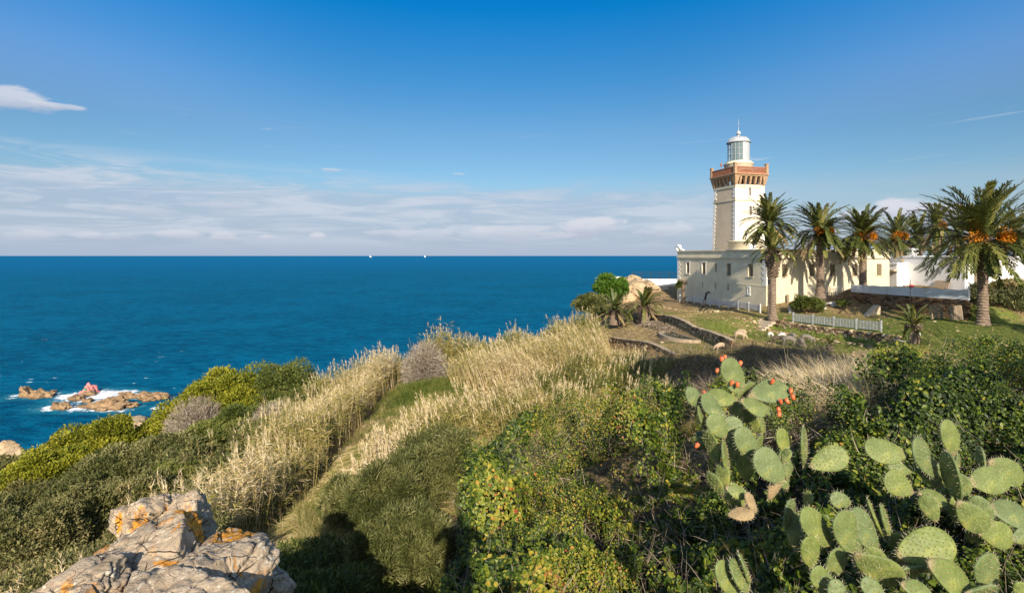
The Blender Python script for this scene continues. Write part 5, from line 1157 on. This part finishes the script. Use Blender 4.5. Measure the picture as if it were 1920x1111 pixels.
# ------------------------------------------------------------------ fine leaved bushes of the middle ground
for px, py, d, hw, sd, lb, tb in ((835, 812, 17.2, 108, 71, 'large rounded olive green bush left of the bramble mound', .52), (722, 872, 14.6, 74, 72, 'middle olive bush below and left of the large rounded one', .50),
        (770, 968, 10.5, 92, 73, 'lowest grey green bush between the two black shadows', .55), (645, 900, 15.5, 44, 74, 'small brown tinged bush by the grass track', .62), (905, 900, 12.5, 50, 75, 'olive bush wedged against the bramble mound', .5), (690,1000,10.5,45,76,'small grey green bush right of the larger black shadow', .5)):
    x = px2(px, d); zt = (HY-py)/F*d; r = hw/F*d; z0 = g1(x, d); h = max(zt-z0, .9)
    shrub('bush', x, d, (r*1.1, r*1.1, h*.75), int(12000+32000*min(1, r/1.8)), .040+.0024*d, sd, lb, 'olive', 'shrub', zoff=max(.15, (zt-z0)/(h*.75)-1.0), zb=z0, tb=tb+.02, lumps=130, lum=.21, lenf=3.0, narrow=.20, hollow=.45)

# ------------------------------------------------------------------ bramble and ivy thicket of the foreground
def Hfun(x, y):
    l = fbm(x*.75+3, y*.75, 0, 4, 31, .55); l2 = fbm(x*2.1, y*2.1, 4, 3, 33)
    dip = .9*blob(x, y, 3.6, 11.2, 1.3, 2.0)+.5*blob(x, y, .3, 9.8, .35, .8)
    l3 = fbm(x*1.1+9, y*1.1, 2, 3, 35)
    near = .52+.48*ss(y, 6.5, 10.5)
    mound = .75*blob(x, y, 1.9, 12.6, 2.2, 2.6)+.35*blob(x, y, -.2, 10, 1.2, 2)
    return .10+mound+near*(1.25*ss(l, .34, .64)+.6*ss(l3, .38, .62))+.50*(l2-.5)-dip
def thicket(n, p0, p1, d0, d1, six, seed, label, tfun, sz, far=None, hs=1.0):
    rg = np.random.default_rng(seed); x, y = wedge(p0, p1, d0, d1)(n, rg)
    if far is not None: k = far(x, y); x, y = x[k], y[k]
    k = fbm(x*1.9+5, y*1.9, 3, 3, 47) > .37; x, y = x[k], y[k]
    n = len(x); H = Hfun(x, y)*hs; g = gz(x, y); depth = np.abs(rg.normal(0, .16, n))*(1+rg.random(n)); z = g+np.maximum(H-depth*1.15, .03)
    e_ = .15; hx = (Hfun(x+e_, y)-Hfun(x-e_, y))*hs/(2*e_); hy = (Hfun(x, y+e_)-Hfun(x, y-e_))*hs/(2*e_)
    Nn = unit(np.stack([-hx*.8, -hy*.8-.35, np.ones(n)], 1)+.55*rg.normal(size=(n, 3))); T_ = unit(np.cross(Nn, rdir(n, rg)))
    cl = fbm(x*3, y*3, z*3, 2, seed+3); s_ = sz(x, y)*rg.uniform(.55, 1.35, n)*(.6+.8*cl)
    pl = Pile(); tt = np.clip(tfun(x, y)+.17*rg.normal(size=n), 0, .93+.07*(rg.random(n) < .3)); s_ = s_*np.where(fbm(x*.9, y*.9, 9, 3, seed+8) > .5, .62, 1.15)
    V, Fc, per = leafgeo(np.stack([x, y, z], 1), T_, Nn, s_*1.25, s_*.85, .12, six); pl.add(V, Fc, per, tt)
    return tag(pl.build('thicket', LM['ivy']), label, 'undergrowth', kind='stuff')
def tiv(x, y):
    a = fbm(x*.6, y*.6, 7, 4, 41, .6); b_ = fbm(x*1.9, y*1.9, 1, 3, 43)
    yl = .12*blob(x, y, .8, 11, 3.0, 4.5)+.22*blob(x, y, 3.3, 13.5, 2.0, 2.0)+.16*blob(x, y, 0.5, 6.5, 1.5, 2)
    return .36+yl*(.35+1.1*ss(a, .42, .6))+.34*(a-.5)+.34*(b_-.5)-.06*ss(x, 3, 7)+.25*blob(x, y, 12, 14, 3, 3)*ss(b_, .5, .6)
limF = lambda x, y: (y < np.interp(x/y, [0, .3, .36, .5, .62, .74, .84, 1.0], [15.2, 15, 13, 12, 12.4, 14.2, 17, 21])+1.3*(fbm(x*.7, y*.7, 0, 2, 44)-.5)) & (x > -.09*y-.25+.9*(fbm(x*0+2, y*.9, 0, 2, 45)-.5))
thicket(330000, 830, 1990, 3.3, 9, True, 401, 'glossy ivy and bramble leaves of the near thicket', tiv, lambda x, y: .044+.010*ss(x, .5, 3), limF)
thicket(360000, 860, 1990, 8.5, 27, False, 402, 'bramble thicket with yellow and rusty leaves further back', tiv, lambda x, y: .034+.0022*y, limF)
def twigs(n, p0, p1, d0, d1, seed, label, hs=.9, far=None, W=.008, L=.5, tb=.35):
    rg = np.random.default_rng(seed); x, y = wedge(p0, p1, d0, d1)(n, rg)
    if far is not None: k = far(x, y); x, y = x[k], y[k]
    n = len(x); z = gz(x, y)+np.maximum(Hfun(x, y), .1)*rg.uniform(.2, 1.0, n)*hs
    V, Fc, per = ribbons(np.stack([x, y, z], 1), unit(rdir(n, rg)+np.array([0, 0, .3])), L*rg.uniform(.5, 1.3, n), W*(.5+.12*y), rdir(n, rg)*.7, 3); pl = Pile(); pl.add(V, Fc, per, np.clip(tb+.2*rg.normal(size=n), 0, 1))
    return tag(pl.build('dead_twigs', LM['twig']), label, 'undergrowth', kind='stuff')
twigs(16000, 850, 1980, 4, 24, 411, 'bare stems and dead twigs inside the bramble thicket', far=limF)
twigs(9000, 1180, 1560, 22, 36, 412, 'heap of dead brushwood in the brown hollow', hs=.55, L=.7, W=.006, tb=.15)
# bushy scrub around the thicket edges and on the lower left slope
def scrubmass(n, reg, seed, label, mt, tb, size, hgt):
    rg = np.random.default_rng(seed); x, y = reg(n, rg); n = len(x)
    l = fbm(x*.6, y*.6, 0, 3, seed+1, .55); H = hgt*ss(l, .30, .62)*(.8+.4*fbm(x*2, y*2, 0, 2, seed+2)); z = gz(x, y)+np.maximum(H-np.abs(rg.normal(0, .2, n))*hgt, .02)
    Nn = unit(rdir(n, rg)+np.array([0, -.3, .7])); T_ = unit(np.cross(Nn, rdir(n, rg))+np.array([0, 0, .5])); s_ = size(x, y)*rg.uniform(.6, 1.4, n)
    V, Fc, per = leafgeo(np.stack([x, y, z], 1), T_, Nn, s_*1.7, s_*.55, .1); pl = Pile(); pl.add(V, Fc, per, np.clip(tb+.5*(fbm(x*.8, y*.8, 3, 3, seed+4)-.5)+.15*rg.normal(size=n), 0, 1))
    return tag(pl.build('scrub', LM[mt]), label, 'undergrowth', kind='stuff')
notpath = lambda reg: (lambda n, rg: (lambda xy: (xy[0][xy[0] < np.interp(xy[1], [5, 10, 16, 60], [-2.5, -6.0, -8.6, -8.6])], xy[1][xy[0] < np.interp(xy[1], [5, 10, 16, 60], [-2.5, -6.0, -8.6, -8.6])]))(reg(n, rg)))
scrubmass(150000, notpath(wedge(-40, 620, 6.5, 30)), 501, 'low olive scrub covering the lower left slope', 'scrub', .60, lambda x, y: .020+.0036*y, 1.3)
scrubmass(90000, wedge(-60, 560, 26, 70), 502, 'dark scrub under the trees of the left slope', 'dark', .5, lambda x, y: .05+.0034*y, 1.5)
scrubmass(26000, lambda n, rg: (rg.uniform(1, 9, n), rg.uniform(14, 20.5, n)), 503, 'greyish weeds between the reeds and the bramble mound', 'scrub', .5, lambda x, y: .06+0*x, .8)
scrubmass(40000, wedge(520, 960, 5, 13), 504, 'mixed low weeds in the shadowed gully at the bottom', 'lentisk', .5, lambda x, y: .07+0*x, .7)
scrubmass(7000, lambda n, rg: (rg.normal(14.6, .6, n), rg.normal(53, 3, n)), 505, 'reddish brown weeds under the long stone wall', 'twig', .25, lambda x, y: .10+0*x, .3)
scrubmass(14000, wedge(1820, 1990, 44, 62), 506, 'brown undergrowth on the bank behind the largest palm', 'scrub', .35, lambda x, y: .2+0*x, .9)

def rubble(label, n, reg, seed, sz, mt='stonewall'):
    rg = np.random.default_rng(seed); x, y = reg(n, rg); n = len(x); z = gz(x, y)
    cube = np.array([(a, b, c) for c in (-1, 1) for b in (-1, 1) for a in (-1, 1)], float); cf = np.array([(0, 2, 3, 1), (4, 5, 7, 6), (0, 1, 5, 4), (2, 6, 7, 3), (0, 4, 6, 2), (1, 3, 7, 5)])
    s_ = sz*np.exp(rg.normal(-.3, .5, n)); V = cube[None]*(s_[:, None]*rg.uniform(.5, 1.1, (n, 3)))[:, None]*(1-.35*rg.random((n, 8, 3))); V[..., 2] *= .6
    a = rg.uniform(0, 6.28, n); c, s2 = np.cos(a)[:, None], np.sin(a)[:, None]; V = np.stack([V[..., 0]*c-V[..., 1]*s2, V[..., 0]*s2+V[..., 1]*c, V[..., 2]], -1)+np.stack([x, y, z+s_*.1], 1)[:, None]
    Fc = (np.arange(n)[:, None, None]*8+cf[None]).reshape(-1, 4); return tag(link('rubble', npmesh('rubble', V.reshape(-1, 3), Fc, np.repeat(rg.random(n), 8)), M[mt]), label, 'stones', kind='stuff')
rubble('loose stones and rubble scattered over the lawn and terraces', 900, wedge(1200, 1920, 30, 62), 601, .07)
rubble('pile of loose stones round the foot of the doubled palms', 260, lambda n, rg: (rg.normal(23.6, 1.1, n), rg.normal(48.3, 1.0, n)), 602, .09)
rubble('stones fallen from the rubble wall', 260, lambda n, rg: (lambda t_: (28.0-3.8*t_+rg.normal(-.5, .35, n), 37.6+9.9*t_+rg.normal(0, .3, n)))(rg.random(n)), 603, .09)
rubble('line of pale stones along the edge of the upper lawn by the lattice fence', 200, lambda n, rg: (lambda t_: (18.5+4*t_+rg.normal(0, .2, n), 64-9*t_+rg.normal(0, .3, n)))(rg.random(n)), 604, .10)
# ------------------------------------------------------------------ prickly pears
m, t, b = mat('cactus_pad'); v = objc(t)
n1_ = noise(t, v, 6, 5, .6); n2_ = noise(t, v, 28, 4, .6); oi = N(t, 'ShaderNodeObjectInfo')
c = ramp(t, n1_, [(.3, (.095, .128, .028)), (.55, (.158, .195, .042)), (.75, (.25, .27, .062))])
c2 = ramp(t, n1_, [(.3, (.075, .112, .042)), (.55, (.125, .170, .068)), (.75, (.20, .235, .09))])
c = mixc(t, oi.outputs['Random'], c, c2)
c = mixc(t, mth(t, 'MULTIPLY', sstep(t, noise(t, v, 9, 5, .7), .66, .72), .8), c, (.36, .27, .13))
ub = N(t, 'ShaderNodeAttribute', attribute_name='tint').outputs['Fac']
cork = sstep(t, mth(t, 'ADD', ub, mth(t, 'MULTIPLY_ADD', n1_, .5, -.25)), -.70, -.95); c = mixc(t, mth(t, 'MULTIPLY', cork, .75), c, (.26, .20, .11))
yel = mth(t, 'MULTIPLY', sstep(t, noise(t, v, 4, 3, .6), .56, .70), .5); c = mixc(t, yel, c, (.28, .27, .05))
c = mixc(t, mth(t, 'MULTIPLY', sstep(t, noise(t, v, 60, 3, .6), .62, .72), .5), c, (.34, .34, .22))
t.links.new(c, b.inputs['Base Color']); b.inputs['Roughness'].default_value = .52; b.inputs['Specular IOR Level'].default_value = .35
bump(t, b, mth(t, 'ADD', n2_, mth(t, 'MULTIPLY', noise(t, v, 11, 3, .5), 2.2)), .6, .014); M['pad'] = m
M['spine'] = plain('spine', (.62, .55, .38), .6, .1, 5, bs=0)
M['areole'] = plain('areole', (.21, .18, .07), .9, .2, 30, bs=0)
m, t, b = mat('cactus_fruit'); v = objc(t); t.links.new(ramp(t, noise(t, v, 14, 3), [(.3, (.42, .05, .025)), (.6, (.62, .13, .04)), (.8, (.72, .26, .06))]), b.inputs['Base Color']); b.inputs['Roughness'].default_value = .4; M['cfruit'] = m
M['oldpad'] = plain('woody_old_pad', (.30, .22, .12), .85, .35, 9, bs=.6)
_ic4 = ico(5)
def pad(parent, px, py, hl, hw, ang, d, seed, dark=False, old=False, half=1):
    rg = np.random.default_rng(seed); D, Fi = _ic4; k = d/F
    L = hl*k; wt = max(hw, .60*hl)*k; cosf = min(1, hw*k/wt)*.97; ph = math.acos(cosf)*(-1 if dark else 1)
    a = math.radians(ang); A = np.array([math.cos(a), 0, math.sin(a)]); S0 = np.array([-math.sin(a), 0, math.cos(a)])
    if S0[2] < 0: S0 = -S0
    S = S0*math.cos(ph)+np.array([0, 1, 0])*math.sin(ph)     # upper edge leans away from the viewer: faces the sun
    tl = rg.uniform(-.12, .22); A = unit(A+np.array([0, tl, 0])); Nn = unit(np.cross(A, S)); S = np.cross(Nn, A)
    if Nn[1] > 0: Nn = -Nn
    th = .013+.05*L
    sk = rg.uniform(.14, .28); bnd = rg.uniform(-.12, .12); wv = rg.uniform(0, 6)
    def shp(u, v_, w_):
        prof = (1+sk*u)*(1-.10*np.maximum(-u, 0)**2*2)
        uu = u*L; vv = v_*wt*prof*(1+.035*np.sin(np.arctan2(v_, u)*3+wv)); ww = w_*th+bnd*L*(u*u)*.5+bnd*.7*L*u*v_*.5
        return uu[:, None]*A+vv[:, None]*S+ww[:, None]*Nn
    # flat lens: bring the sphere points outwards so the faces are broad and the rim is round
    rr = np.hypot(D[:, 0], D[:, 1]); z_ = np.sign(D[:, 2])*np.abs(D[:, 2])**.55
    V = shp(D[:, 0], D[:, 1], z_)
    # areoles in diagonal rows on both faces, raised bump with spines
    sp = .043/L; pts = []
    gu = np.arange(-1, 1.01, sp*.86)
    for i, u in enumerate(gu):
        for v_ in np.arange(-1, 1.01, sp*L/wt)+(sp*L/wt*.5 if i % 2 else 0):
            if u*u+v_*v_ < .90: pts.append((u+rg.normal(0, .022), v_+rg.normal(0, .022)))
    pts = np.array(pts) if pts else np.zeros((0, 2)); Vs = [V]; F3 = [Fi]; mi = [np.zeros(len(Fi), int)]; nb = len(V)
    def addtri(Vn, Fn, m_):
        nonlocal nb
        Vs.append(Vn); F3.append(Fn+nb); mi.append(np.full(len(Fn), m_)); nb += len(Vn)
    for sgn in (1, -1):
        if not len(pts): break
        r2 = np.clip((pts**2).sum(1), 0, .98); w_ = sgn*(1-r2)**.275
        C = shp(pts[:, 0], pts[:, 1], w_); n_p = len(C); nn = np.broadcast_to(Nn*sgn, C.shape)
        rb = .0085; h_ = .008
        ring = [C+(A*math.cos(q_)+S*math.sin(q_))*rb*np.ones((n_p, 1))-nn*.001 for q_ in np.arange(5)*2*math.pi/5]
        V5 = np.stack(ring+[C+nn*h_], 1).reshape(-1, 3); b_ = np.arange(n_p)[:, None]*6
        addtri(V5, np.concatenate([b_+np.array([j, (j+1) % 5, 5]) for j in range(5)]), 2)
        for q_ in range(2):
            dr = unit(nn+.75*rng.normal(size=C.shape)); V3, Fc, _ = ribbons(C, dr, .027*rg.uniform(.5, 1.4, n_p), .0022, dr*0, 1)
            V3 = V3.reshape(n_p, 4, 3); b_ = np.arange(n_p)[:, None]*4; addtri(V3.reshape(-1, 3), np.concatenate([b_+np.array([0, 1, 3]), b_+np.array([0, 3, 2])]), 1)
    na = max(12, int(2*math.pi*math.sqrt((L*L+wt*wt)/2)/.028)); q_ = np.linspace(0, 2*math.pi, na, endpoint=False); C = shp(np.cos(q_)*1.0, np.sin(q_)*1.0, 0*q_)
    for rep in range(2):
        out_ = unit(np.cos(q_)[:, None]*A+np.sin(q_)[:, None]*S+.5*rng.normal(size=C.shape)); V3, Fc, _ = ribbons(C, out_, .030*rg.uniform(.5, 1.5, na), .0024, out_*0, 1)
        b_ = np.arange(na)[:, None]*4; addtri(V3, np.concatenate([b_+np.array([0, 1, 3]), b_+np.array([0, 3, 2])]), 1)
    tu = np.zeros(nb); tu[:len(V)] = D[:, 0]; me = npmesh('pad', np.concatenate(Vs), [np.concatenate(F3)], mi=np.concatenate(mi), tint=tu); sm = np.concatenate([np.full(len(F3[0]), True), np.full(sum(map(len, F3[1:])), False)]); me.polygons.foreach_set('use_smooth', sm)
    o = link('pad', me, [M['oldpad'] if old else M['pad'], M['spine'], M['areole']], parent)
    o.location = Vector(P(px, py, d))-parent.location; return o
def fruit(parent, px, py, d, seed, ang=None):
    rg = np.random.default_rng(seed); q = MB(); s = rg.uniform(.75, 1.0)
    q.lathe((0, 0, 0), [(.0, -.042*s), (.014*s, -.040*s), (.024*s, -.015*s), (.027*s, .012*s), (.024*s, .030*s), (.017*s, .038*s), (.012*s, .032*s), (0, .030*s)], 14)
    for i in range(14):
        a = rg.uniform(0, 6.28); z = rg.uniform(-.02, .03); p = Vector((.026*s*math.cos(a), .026*s*math.sin(a), z*s)); q.tube([p*.9, p*1.0+Vector((math.cos(a), math.sin(a), .4))*.009], [.0012, .0004], 3, 1)
    o = q.build('fruit', [M['cfruit'], M['spine']], parent); o.location = Vector(P(px, py, d))-parent.location; o.rotation_euler = (rg.uniform(-.6, .6), rg.uniform(-.7, .7), 0); return o
def plant(loc, label): 
    return empty('prickly_pear', loc, 0, label, 'cactus')
s4 = 896/380.
A4 = lambda cx, cy: (1240+cx/s4, 640+cy/s4)
A5 = lambda cx, cy: (1540+cx/s4, 640+cy/s4)
# upper left plant
x = px2(1420, 6.0); c1 = plant((x, 6.2, g1(x, 6.2)), 'tall leaning prickly pear covered in red fruit, left one of the cacti')
def dep1(cy): return 6.6-cy/1111*2.0
L1 = [(318,142,76,50,126,0),(478,222,92,42,8,.05),(270,250,68,32,172,.1),(326,208,34,20,150,.1),(143,247,50,34,122,0),(405,287,62,30,-28,-.05),(440,275,72,26,-35,.1),
 (232,298,78,38,132,0),(250,375,62,44,128,-.02),(312,380,50,44,60,.05),(378,448,76,50,124,-.05),(480,552,88,62,128,-.12),(183,340,62,20,112,.1),(225,465,74,18,106,.12),
 (284,520,84,26,102,.05),(270,600,62,20,84,.12),(240,630,60,22,118,.0),(330,662,48,26,-20,.1),(397,712,48,22,118,.05),(352,762,56,14,8,.1),(538,440,56,33,98,.1),(552,505,34,10,62,.0),
 (631,468,92,36,94,.1),(738,522,84,44,26,.05),(565,765,72,36,84,-.05),(596,835,76,36,82,.05),(336,300,48,14,100,.25),(410,362,44,16,96,.3),(448,375,48,20,88,.32),(200,440,56,20,150,.35),
 (500,640,64,36,66,.2),(648,700,40,8,80,.1),(430,470,60,30,80,.4),(370,560,60,30,95,.45),(560,560,50,28,80,.35)]
dk1 = {13, 16, 24, 26, 27, 28, 30, 32, 33, 34}
for i, (cx, cy, hl, hw, an, dd) in enumerate(L1):
    px, py = A4(cx, cy); pad(c1, px, py, hl/s4, hw/s4, an, dep1(cy)+dd, 600+i, i in dk1, i in (18, 19, 30))
for i, (cx, cy) in enumerate([(247,128),(267,78),(282,68),(350,95),(312,182),(336,190),(190,228),(490,177),(573,217),(582,245),(518,300),(521,320),(158,458),(528,266),(556,262)]):
    px, py = A4(cx, cy); fruit(c1, px, py, dep1(cy)-.05+(.03 if cy > 100 else .05), 700+i)
# right plant
x = px2(1790, 5.4); c2_ = plant((x, 5.6, g1(x, 5.6)), 'wide prickly pear without fruit at the right edge, upper one')
def dep2(cy): return 6.3-cy/1111*1.7
L2 = [(282,485,90,47,173,0),(458,520,108,56,126,.0),(570,425,80,50,102,.1),(600,540,46,22,92,.12),(575,600,110,11,97,-.05),(740,612,96,53,4,-.05),(820,570,90,56,-26,.15),(705,515,52,9,92,.1),
 (340,630,68,52,148,.0),(350,560,52,32,170,.12),(620,640,58,28,95,-.02),(662,770,84,56,-48,-.05),(710,742,66,38,118,.0),(835,758,98,46,-14,.05),(765,850,84,54,-12,.1),(885,860,48,34,20,.1),
 (490,688,62,26,-15,.05),(480,735,60,32,108,-.02),(492,590,54,42,120,.18),(540,560,46,22,60,.25),(600,740,70,44,88,.15),(560,690,50,40,110,.2)]
dk2 = {10, 11, 12, 17, 18, 19, 20, 21}
for i, (cx, cy, hl, hw, an, dd) in enumerate(L2):
    px, py = A5(cx, cy); pad(c2_, px, py, hl/s4, hw/s4, an, dep2(cy)+dd, 640+i, i in dk2)
# bottom plant
x = px2(1640, 4.3); c3 = plant((x, 4.4, g1(x, 4.4)), 'big grey green prickly pear at the bottom edge, lowest of the cacti')
def dep3(cy): return 4.95-(cy-680)/430*.75
L3 = [(460,912,126,66,18,.0),(110,845,104,62,102,-.03),(195,838,106,58,118,.1),(235,782,84,20,107,.15),(285,800,82,30,108,.12),(250,1002,118,66,-32,-.05),(572,1042,118,62,-36,-.06),(733,1025,98,72,106,-.05),
 (-22,825,100,56,126,.05),(85,702,48,36,165,.1),(-50,930,78,50,98,-.02),(-2,1048,60,44,130,-.05),(390,1010,70,34,0,.12),(700,1100,80,40,0,-.02),(60,985,80,52,60,.18),(160,940,80,40,90,.22),(350,900,60,40,120,.25),(20,1075,56,44,120,0),
 (420,1098,70,34,-20,-.1),(880,1100,42,30,90,-.1),(230,1095,60,40,140,-.1),(60,1100,50,34,60,-.1),(330,960,60,40,70,.3)]
dk3 = {5, 12, 13, 14, 15, 16, 22}
for i, (cx, cy, hl, hw, an, dd) in enumerate(L3):
    px, py = A5(cx, cy); pad(c3, px, py, hl/s4, hw/s4, an, dep3(cy)+dd, 670+i, i in dk3)
# small plant at the bottom
x = px2(1375, 4.3); c4 = plant((x, 4.35, g1(x, 4.35)), 'small three padded prickly pear standing alone at the bottom edge')
for i, (cx, cy, hl, hw, an, dd) in enumerate([(288,1048,78,44,112,0),(347,1040,80,32,116,-.04),(368,1005,78,10,110,.0),(330,1130,70,46,90,.05)]):
    px, py = A4(cx, cy); pad(c4, px, py, hl/s4, hw/s4, an, 4.25+dd, 690+i, False)
# shaded older pads standing behind the front ones
rgx = np.random.default_rng(17)
for par, LL, cv, dp, s0 in ((c1, L1, A4, dep1, 800), (c2_, L2, A5, dep2, 830), (c3, L3, A5, dep3, 860)):
    for j in range(11):
        cx, cy, hl, hw, an, dd = LL[rgx.integers(0, len(LL))]; px, py = cv(cx+rgx.normal(0, 38), cy+rgx.uniform(0, 60))
        pad(par, px, py, rgx.uniform(48, 78)/s4, rgx.uniform(24, 50)/s4, rgx.uniform(40, 150), dp(cy)+.22+.2*rgx.random(), s0+j, rgx.random() < .6, rgx.random() < .12)
# distant prickly pear patch on the left slope
x = px2(15, 40); c5 = plant((x, 40, g1(x, 40)), 'pale far off prickly pear patch at the left edge among dark scrub')
rg = np.random.default_rng(5); q = MB()
for i in range(60):
    a = rg.uniform(0, 6.28); M4 = Matrix.Translation((rg.normal(0, 1.6), rg.normal(0, .9), rg.uniform(.6, 1.5))) @ Matrix.Rotation(a, 4, 'Z') @ Matrix.Rotation(rg.normal(0, .5), 4, 'Y') @ Matrix.Diagonal((.2, .04, .27, 1))
    q.add([M4 @ Vector(p) for p in _ico[3][0][:]], [tuple(f) for f in _ico[3][1]], 0, True) if i < 40 else None
q.build('pads', M['pad'], c5)

# ------------------------------------------------------------------ sheep
def skinmesh(name, verts, edges, rad, root=0, sub=2):
    me = bpy.data.meshes.new(name); me.from_pydata(verts, edges, []); o = bpy.data.objects.new(name, me); col.objects.link(o)
    o.modifiers.new('s', 'SKIN'); o.modifiers.new('d', 'SUBSURF').levels = sub; o.modifiers['d'].render_levels = sub
    for i, r_ in enumerate(rad): me.skin_vertices[0].data[i].radius = (r_, r_) if isinstance(r_, float) else r_
    me.skin_vertices[0].data[root].use_root = True
    dg = bpy.context.evaluated_depsgraph_get(); me2 = bpy.data.meshes.new_from_object(o.evaluated_get(dg)); bpy.data.objects.remove(o); me2.name = name; return me2
SV = [(-.42, 0, .66), (-.15, 0, .68), (.15, 0, .66), (.38, 0, .62), (.55, 0, .50), (.66, 0, .30), (.74, 0, .12),
      (-.42, .12, .45), (-.48, .13, .25), (-.44, .13, .0), (-.42, -.12, .45), (-.46, -.13, .25), (-.42, -.13, .0),
      (.34, .11, .40), (.36, .12, .2), (.35, .12, .0), (.34, -.11, .40), (.32, -.12, .2), (.36, -.12, .0), (-.58, 0, .60), (-.62, 0, .40), (.60, .11, .36), (.60, -.11, .36)]
SE = [(0, 1), (1, 2), (2, 3), (3, 4), (4, 5), (5, 6), (0, 7), (7, 8), (8, 9), (0, 10), (10, 11), (11, 12), (3, 13), (13, 14), (14, 15), (3, 16), (16, 17), (17, 18), (0, 19), (19, 20), (5, 21), (5, 22)]
SR = [.22, .25, .24, .20, .13, .09, .05, .10, .045, .03, .10, .045, .03, .08, .04, .03, .08, .04, .03, .06, .03, .025, .025]
sheep_me = skinmesh('sheep', SV, SE, [float(r_) for r_ in SR], 1)
for p_ in sheep_me.polygons: p_.use_smooth = True
def wool(nm, c): return plain(nm, c, .95, .2, 9, bs=1.0, bd=.03)
WL = {'cream': wool('cream_wool', (.48, .36, .24)), 'white': wool('white_wool', (.78, .75, .70)), 'grey': wool('shade_grey_wool', (.22, .19, .16)), 'brown': wool('dark_brown_wool', (.11, .08, .06))}  # grey wool darkened to stand in for tree shade that misses the group
meshes = {}
for i, (px, py, sc, rz, cl, lb) in enumerate([(1389, 622, 1.0, 2.4, 'cream', 'cream sheep grazing on the upper grass, furthest left of the flock'), (1445, 631, .62, .4, 'white', 'white lamb, left one of the two lambs'),
        (1466, 633, .62, 2.9, 'white', 'white lamb grazing, right one of the two lambs'), (1458, 644, 1.0, 2.8, 'brown', 'dark brown sheep at the left of the shaded group'),
        (1480, 647, 1.15, -.3, 'grey', 'pale grey sheep in the middle of the shaded group'), (1485, 636, .85, 1.8, 'grey', 'smaller grey sheep behind the pale one in the shade'),
        (1503, 650, 1.0, -1.7, 'grey', 'grey sheep facing the viewer in the shaded group'), (1514, 642, 1.0, -.6, 'grey', 'grey sheep at the right end of the shaded group'),
        (1352, 640, 1.0, 3.0, 'cream', 'cream sheep grazing by the near end of the long stone wall'), (1388, 637, .9, -.4, 'cream', 'tan sheep resting among the stones below the upper grass')]):
    if cl not in meshes: mm = sheep_me.copy(); mm.materials.append(WL[cl]); meshes[cl] = mm
    d = 44.0
    for _ in range(6):
        x = px2(px, d); d = -g1(x, d)*F/(py-HY)
    x = px2(px, d); o = bpy.data.objects.new('sheep', meshes[cl]); col.objects.link(o); o.location = (x, d, g1(x, d)-.02); o.rotation_euler = (0, 0, rz); o.scale = (sc*.78, sc*.78, sc*.78)
    tag(o, lb, 'lamb' if sc < .7 else 'sheep', 'sheep grazing on the terrace')
# ------------------------------------------------------------------ behind the camera: rock and photographer, whose shadows fall into view
hill = rockmesh('rock_pillar', (.95, .8, 1.6), 91, 5, 14, .1); o = link('boulder', hill, M['rock']); o.location = (-2.6, -1.3, -1.6); tag(o, 'boulder behind the viewpoint casting the wide black shadow at the bottom', 'boulder')
PV = [(0, 0, .98), (0, 0, 1.2), (0, .02, 1.42), (0, .02, 1.53), (0, .05, 1.66), (0, .05, 1.76), (.19, .02, 1.42), (.30, .05, 1.18), (.16, .28, 1.36), (-.19, .02, 1.42), (-.30, .05, 1.18), (-.16, .28, 1.36),
      (.1, 0, .93), (.13, .02, .5), (.14, -.02, .08), (.15, .12, .04), (-.1, 0, .93), (-.14, .03, .5), (-.15, -.02, .08), (-.16, .12, .04)]
PE = [(0, 1), (1, 2), (2, 3), (3, 4), (4, 5), (2, 6), (6, 7), (7, 8), (2, 9), (9, 10), (10, 11), (0, 12), (12, 13), (13, 14), (14, 15), (0, 16), (16, 17), (17, 18), (18, 19)]
PR = [.16, .15, .15, .06, .10, .08, .07, .05, .035, .07, .05, .035, .10, .07, .05, .04, .10, .07, .05, .04]
pm = skinmesh('person', PV, PE, [float(r_) for r_ in PR], 0)
for p_ in pm.polygons: p_.use_smooth = True
o = link('person', pm, plain('dark_clothes', (.06, .06, .08), .9)); o.scale = (1.5, 1.2, 1.0); o.location = (-.22, -.45, -1.27); tag(o, 'standing photographer whose shadow falls on the bushes below', 'person')
q = rockmesh('standing_rock', (1.3, 1.0, .8), 95, 5); o = link('boulder', q, M['rock']); o.location = (-.3, -1.0, -2.14); tag(o, 'flat boulder the photographer stands on behind the viewpoint', 'boulder')
